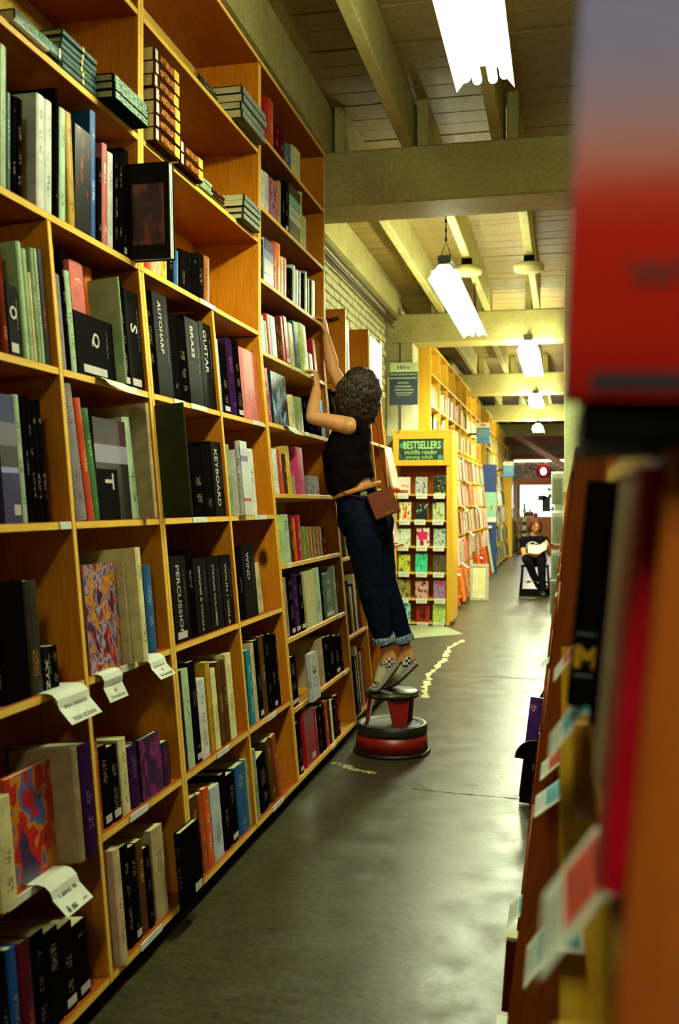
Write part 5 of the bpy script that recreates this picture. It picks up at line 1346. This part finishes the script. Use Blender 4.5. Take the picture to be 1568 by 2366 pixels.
# case(...) with out=-1 puts the body on +x
m1 = empty('bookcase', T((.1, 2, 0)), 'long slanted pine bookcase along the right side of the aisle', 'bookcase')
MZ = [.08, .46, .85, 1.10]
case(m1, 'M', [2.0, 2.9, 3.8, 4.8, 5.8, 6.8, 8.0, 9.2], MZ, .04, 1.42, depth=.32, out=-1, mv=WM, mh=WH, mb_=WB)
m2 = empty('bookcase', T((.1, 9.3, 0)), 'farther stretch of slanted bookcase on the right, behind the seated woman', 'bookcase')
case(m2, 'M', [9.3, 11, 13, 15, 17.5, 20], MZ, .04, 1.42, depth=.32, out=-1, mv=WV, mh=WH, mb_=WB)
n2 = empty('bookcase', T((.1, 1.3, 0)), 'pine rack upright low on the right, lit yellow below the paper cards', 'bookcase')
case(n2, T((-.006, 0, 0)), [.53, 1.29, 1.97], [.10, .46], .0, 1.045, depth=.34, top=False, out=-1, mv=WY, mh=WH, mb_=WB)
# near books
def rbook(frame, y, t, board, h, key, x0, label, d=.2, lean=0):
    """book in a right hand case: spine faces -x"""
    F_ = FRAMES[frame] if isinstance(frame, str) else frame
    M = F_ @ T((-x0, y + t, board)) @ RZ(PI); return put_book(M, t, h, d, key, '', label)
rbook('N', .525, .06, 1.125, .22, 'scarlet', .012, 'thick blurred red book next to the brown panel at the right edge', .24)
rbook('N', .60, .06, 1.105, .235, 'rust', .008, 'blurred rust coloured book left of the thick red one')
rbook('N', .68, .06, 1.105, .24, 'tan', .0, 'blurred tan book, third from the brown panel on the right')
rbook('N', .75, .05, 1.105, .22, 'umber', .0, 'blurred dark brown book, fourth from the brown panel on the right')
rbook('N', .81, .06, 1.105, .24, 'tan', .004, 'second blurred tan book on the right, farther from the brown panel')
rbook('N', .88, .05, 1.105, .23, 'maroon', .0, 'blurred maroon book on the right, beyond the tan ones')
rbook('N', .94, .07, 1.105, .24, 'violet', .0, 'blurred purple book on the right, just before the black cover with an M')
rbook('N', 1.02, .06, 1.105, .22, 'ink', .002, 'blurred black book on the right, just before the M cover')
o = rbook('N', 1.10, .07, 1.105, .245, 'ink', .024, 'black book on the right showing a big yellow M', .26)
text_mesh('lettering', 'M', plain('yellow_print', (206, 150, 20), .4), T((-.016, .0705, .055)) @ RZ(PI) @ FX, height=.024, width=.026, parent=o, bold=.05)
q = MB()
for k_ in range(4): q.box(-.026 + k_ * .006, -.022 + k_ * .006, .0702, .0708, .078, .081)
q.box(-.028, -.004, .0702, .0708, .034, .036); tag(q.build('small_print', GREYINK, o), kind='stuff')
keysR = ['ink', 'red', 'umber', 'tan', 'maroon', 'violet', 'rust', 'cream']
rnd = random.Random(77)
def rrow(frame, y0, y1, board, hm, nm, x0=.0, keys=keysR, dm=(.025, .05)):
    y = y0; n = 0
    while y < y1 - .02:
        t = min(rnd.uniform(*dm), y1 - y); k_ = rnd.choice(keys); n += 1
        rbook(frame, y, t * .97, board, hm * rnd.uniform(.75, .97), k_, x0 - rnd.uniform(0, .015), '%s book, %s from the near end, %s' % (WORD.get(k_, k_), ORD[min(n, 17)], nm)); y += t
# the rest of the distant volumes on the right join the far rows
q_ = random.Random(40)
for y0_, y1_, z_, hm, fr_n in ((2.02, 2.88, .092, .33, 'M'), (2.02, 2.88, .472, .32, 'M'), (2.02, 2.88, 1.112, .30, 'M')): row(fr_n, y0_, y1_, z_, hm, ['ink', 'red', 'umber', 'tan', 'maroon'], q_, far, dmin=.04, dmax=.08, out=-1, x0=-.004)
for bays in ([2.9, 3.8, 4.8, 5.8, 6.8, 8.0, 9.2], [9.3, 11, 13, 15, 17.5, 20]):
    for i in range(len(bays) - 1):
        for z_, hm in ((.092, .33), (.472, .34), (.862, .2), (1.112, .32)): row('M', bays[i] + .02, bays[i + 1] - .02, z_, hm, ['ink', 'umber', 'sage', 'white', 'mint', 'tan', 'red', 'cream'], q_, far, dmin=.03, dmax=.07, out=-1, x0=-.004)
fo = tag(link('distant_books', far.mesh('distant_books', [book_mat(k_) for k_ in far.keys])), 'rows of small distant book spines filling the far cases on both sides', 'books', kind='stuff')
MB().bbox(.0, .16, 9.0, 9.16, 1.42, 3.5, .006).build('post', painted('green_cream_paint', (186, 196, 140), (160, 170, 112)), ceiling)
# big face-out book right in front of the lens
gm = NT('sunset_cover'); sp = gm.node('ShaderNodeSeparateXYZ'); gm.link(gm.coords('Generated'), sp.inputs[0])
gm.link(gm.ramp(sp.outputs[2], [(0, (150, 12, 2)), (.08, (186, 22, 4)), (.22, (196, 28, 6)), (.27, (200, 60, 40)), (.32, (200, 120, 116)), (.38, (176, 136, 160)), (.46, (150, 136, 184)), (1, (130, 130, 190))]), gm.b.inputs['Base Color']); gm.b.inputs['Roughness'].default_value = .6; gm.b.inputs['Specular IOR Level'].default_value = .1
gb = empty('book', T((-.0005, .462, 1.368)) @ RZ(math.radians(-3)) @ RY(math.radians(2.6)), 'large blurred book with lavender to red cover lettered wo, at the top right edge', 'book')
MB().bbox(0, .22, 0, .002, 0, .34, .0005).bbox(0, .22, .026, .028, 0, .34, .0005).build('cover', gm.m, gb); MB().box(.003, .217, .002, .026, .003, .337).build('pages', PAPER, gb)
MB().box(-.001, .0, .0, .028, 0, .34).build('spine', plain('blue_spine', (50, 70, 130), .4), gb)
text_mesh('lettering', 'wo', plain('dark_red_print', (126, 10, 4), .5), T((.044, -.0006, .056)) @ FX, width=.040, height=.013, parent=gb, bold=.02)
MB().box(.012, .21, -.0008, 0, .004, .012).build('shadow_band', plain('violet_shadow', (36, 22, 44), .5), gb)  # shadow along the foot of the cover, painted as a dark strip
tb = empty('book', T((.006, .50, 1.355)), 'black book lying flat under the big red cover at the right edge', 'book')
MB().bbox(0, .2, -.035, .12, -.008, .011, .002).build('cover', BLACKP, tb); MB().bbox(.003, .2, -.032, .117, -.006, .009, .002).build('pages', PAPER, tb)
# clear acrylic pocket with a glint
ac = NT('clear_acrylic'); ac.b.inputs['Base Color'].default_value = rgb((220, 200, 190)); ac.b.inputs['Transmission Weight'].default_value = 1; ac.b.inputs['Roughness'].default_value = .12; ac.b.inputs['IOR'].default_value = 1.15
ah = empty('acrylic_holder', T((.008, .93, 1.035)), 'clear acrylic card holder with a bright glint, right side shelf', 'holder')
MB().bbox(0, .055, 0, .002, 0, .075, .0006).build('front_pane', ac.m, ah); MB().bbox(0, .055, .018, .020, 0, .09, .0006).build('rear_pane', ac.m, ah); MB().bbox(0, .055, 0, .02, -.002, .0, .0006).build('pocket_base', ac.m, ah)
# paper shelf talkers; frame: tab on the shelf at X=xi, flap out to -x
def talker(y, w_, xi, zi, label, colour, far_=False, xo=-.036, zo=-.05):
    r = empty('shelf_card', T((xi, y, zi)), label, 'card'); L_ = math.hypot(xo, zo); th = .0007
    prof = [(.036, 0), (.004, 0), (.0, -.001), (-.003, -.003), (xo, zo)]
    vs = []; fs = []
    for (x, z) in prof: vs += [(x, 0, z), (x, w_, z), (x, 0, z - th), (x, w_, z - th)]
    for i in range(4): a = 4 * i; c = a + 4; fs += [(a, a + 1, c + 1, c), (a + 2, c + 2, c + 3, a + 3), (a, c, c + 2, a + 2), (a + 1, a + 3, c + 3, c + 1)]
    fs += [(0, 2, 3, 1), (16, 17, 19, 18)]
    MB().add(vs, fs).build('card', CARD, r)
    def pt(t, u, h=.0004):      # t: 0 outer edge .. 1 bend .. 1.9 end of the tab
        nx, nz = (-zo / L_, xo / L_); nx, nz = (-nx, -nz) if nz < 0 else (nx, nz)
        if t <= 1: return (xo * (1 - t) + nx * h, u * w_, zo * (1 - t) + abs(nz) * h)
        return (.036 * (t - 1) / .9, u * w_, h)
    def block(nm, u0, u1, t0, t1, m_, h=.0006):
        ts = [t0] + ([.94, 1.04] if t0 < 1 < t1 else []) + [t1]; v_ = []; f_ = []
        for t in ts: v_ += [pt(t, u0, h), pt(t, u1, h)]
        for i in range(len(ts) - 1): f_.append((2 * i, 2 * i + 1, 2 * i + 3, 2 * i + 2))
        MB().add(v_, f_).build(nm, m_, r)
    block('printed_block', .12, .86, .42, 1.75, colour, .0016)
    for k_, t in enumerate((.06, .16, .27)): block('small_print', .14, .86 - .1 * (k_ % 2), t, t + .035, GREYINK)
    for k_, t in enumerate((.55, .72, .9)): block('bold_print', .2, .78 - .1 * (k_ % 2), t, t + .06, plain('deep_ink_%s' % colour.name, [int(255 * max(0, min(1, v * .25)) ** .45) for v in colour.node_tree.nodes['Principled BSDF'].inputs['Base Color'].default_value[:3]], .5), .0022)
    return r
talker(.565, .125, .022, 1.105, 'large blurred white and coral card sticking out at lower right', REDINK)
talker(1.065, .12, .020, 1.102, 'blurred white and light blue card above the clear holder on the right', LBLUE)
talker(1.545, .12, .020, 1.100, 'white and coral card on the right, above the blurred blue one', REDINK)
talker(1.22, .12, -.012, .785, 'white card with pale blue print below the large coral one', LBLUE)
talker(1.60, .12, -.004, .860, 'sharp white and blue card on the right beside the yellow upright', LBLUE, xo=-.043, zo=-.035)
talker(1.80, .12, -.006, .865, 'small coral and white card just above the sharp blue one', REDINK, xo=-.036, zo=-.035)
talker(2.12, .12, -.062, .482, 'lowest white and blue card over the floor on the right', LBLUE, xo=-.056, zo=-.05)
talker(2.95, .12, .010, 1.100, 'pale curled card on the right case, first beyond the wooden end', TEALINK)
talker(3.75, .12, .012, 1.105, 'pale curled card on the right case, second beyond the wooden end', TEALINK)
talker(3.05, .12, -.02, .866, 'pale curled card low on the right case above the galaxy cover', TEALINK, xo=-.05, zo=-.04)
talker(4.9, .12, .010, 1.12, 'tiny pale card far along the right case', TEALINK)
# covers standing low on the floor side
gx = art('galaxy_cover', [(0, (30, 16, 60)), (.5, (66, 30, 110)), (.6, (110, 40, 120)), (.7, (230, 190, 200))], 5, mode='EASE', seed=.7)
f1 = empty('book', MF @ T((-.055, 4.50, .012)), 'tall purple galaxy cover standing on the floor at the right', 'book'); MB().bbox(0, .14, 0, .02, 0, .45, .002).build('cover', gx, f1)
MB().ball((.065, -.003, .38), (.007, .003, .007)).ball((.02, -.003, .39), (.004, .003, .004)).build('star', glow('print_star', (255, 240, 240), 0), f1, True); 
q = MB(); q.box(.05, .10, -.0012, 0, .325, .331).box(.05, .11, -.0012, 0, .312, .318); tag(q.build('small_print', SIGNLINE, f1), kind='stuff')
f2 = empty('book', MF @ T((-.062, 4.44, .012)), 'black cover with rounded pale outline standing before the galaxy cover', 'book')
ark = MB(); arc = [(0, 0), (.14, 0), (.14, .30)] + [(.05 + .09 * math.cos(a), .19 + .09 * math.sin(a)) for a in [math.radians(q * 10) for q in range(5, 19)]] + [(0, .19)]
ark.prism([(p[0] + .012, p[1]) for p in arc], 0, .02, FX.copy()); ark.build('cover', BLACKP, f2)
ol = MB(); ol.tube([(.06 + .09 * math.cos(math.radians(a)), -.0205, .19 + .09 * math.sin(math.radians(a))) for a in range(70, 185, 10)], .0018, 5); ol.build('outline', SIGNLINE, f2)
text_mesh('lettering', 'THE NIGHT', plain('pale_print', (190, 170, 150), .5), T((.075, -.0206, .16)) @ FX, width=.05, height=.03, parent=f2)
f3 = empty('book', MF @ T((-.004, 4.33, .012)), 'thin dark red book with cream top edge beside the black cover at right', 'book'); MB().bbox(0, .12, 0, .03, 0, .33, .002).build('cover', book_mat('maroon'), f3); MB().box(.003, .12, .003, .027, .33, .334).build('pages', CARD, f3)
f4 = empty('book', T((-.148, 2.42, .10)) @ RY(math.radians(4)), 'maroon book with cream page edge low at the right, near the floor', 'book'); MB().bbox(0, .16, 0, .05, 0, .172, .002).build('cover', book_mat('maroon'), f4); MB().box(.001, .16, .003, .047, .172, .180).build('pages', PAPER, f4)
f5 = empty('book', T((-.152, 2.16, .10)) @ RY(math.radians(4)), 'violet book with white top edge at the bottom right corner', 'book'); MB().bbox(0, .16, 0, .05, 0, .095, .002).build('cover', book_mat('violet'), f5); MB().box(.001, .16, .003, .047, .095, .102).build('pages', CARD, f5)
ft = MB().prism([(-.006, 0), (.10, 0), (.10, .16), (.05, .17), (.01, .10)], 0, .02, T((-.165, 6.4, 0)) @ FX); tag(ft.build('bookend', BLACKP), 'black bookend foot jutting from the right case onto the floor', 'bookend')
# acrylic brochure holders along the far right
GL = NT('greenish_acrylic'); GL.b.inputs['Base Color'].default_value = rgb((232, 240, 220)); GL.b.inputs['Roughness'].default_value = .2; GL.b.inputs['Transmission Weight'].default_value = .85
for i, (y, z_) in enumerate(((8.3, .35), (8.3, .68), (8.3, 1.0), (8.3, 1.32), (7.6, .50), (10.5, .9), (10.5, 1.25))):
    xx = -.005
    hd = empty('brochure_holder', T((xx - .10, y, z_)), 'pale acrylic brochure holder on the right case, %s' % ['lowest of the near column', 'second of the near column', 'third of the near column', 'topmost of the near column', 'lone one nearest the camera', 'lower of the distant pair', 'upper of the distant pair'][i], 'holder', 'brochure holders on the right case')
    MB().bbox(0, .10, 0, .004, 0, .22, .001).bbox(0, .10, .07, .074, 0, .27, .001).bbox(0, .10, 0, .074, -.004, 0, .001).build('pocket', GL.m, hd)
    MB().bbox(.008, .092, .012, .06, 0, .25, .002).build('leaflets', plain('leaflet_%d' % (i % 3), ((226, 232, 206), (186, 206, 176), (236, 236, 216))[i % 3], .5), hd)
for i, (y, z_) in enumerate(((12.6, 1.15), (11.4, 1.18))):
    shelf_tag(T((.0, y + .2, z_)) @ RZ(PI), .2, .05, .12, math.radians(20), ['white curled flyers on the right, just behind the seated woman', 'white curled flyers on the right, nearer than the seated woman'][1 - i if False else i], cat='card', group='white curled flyers on the far right')
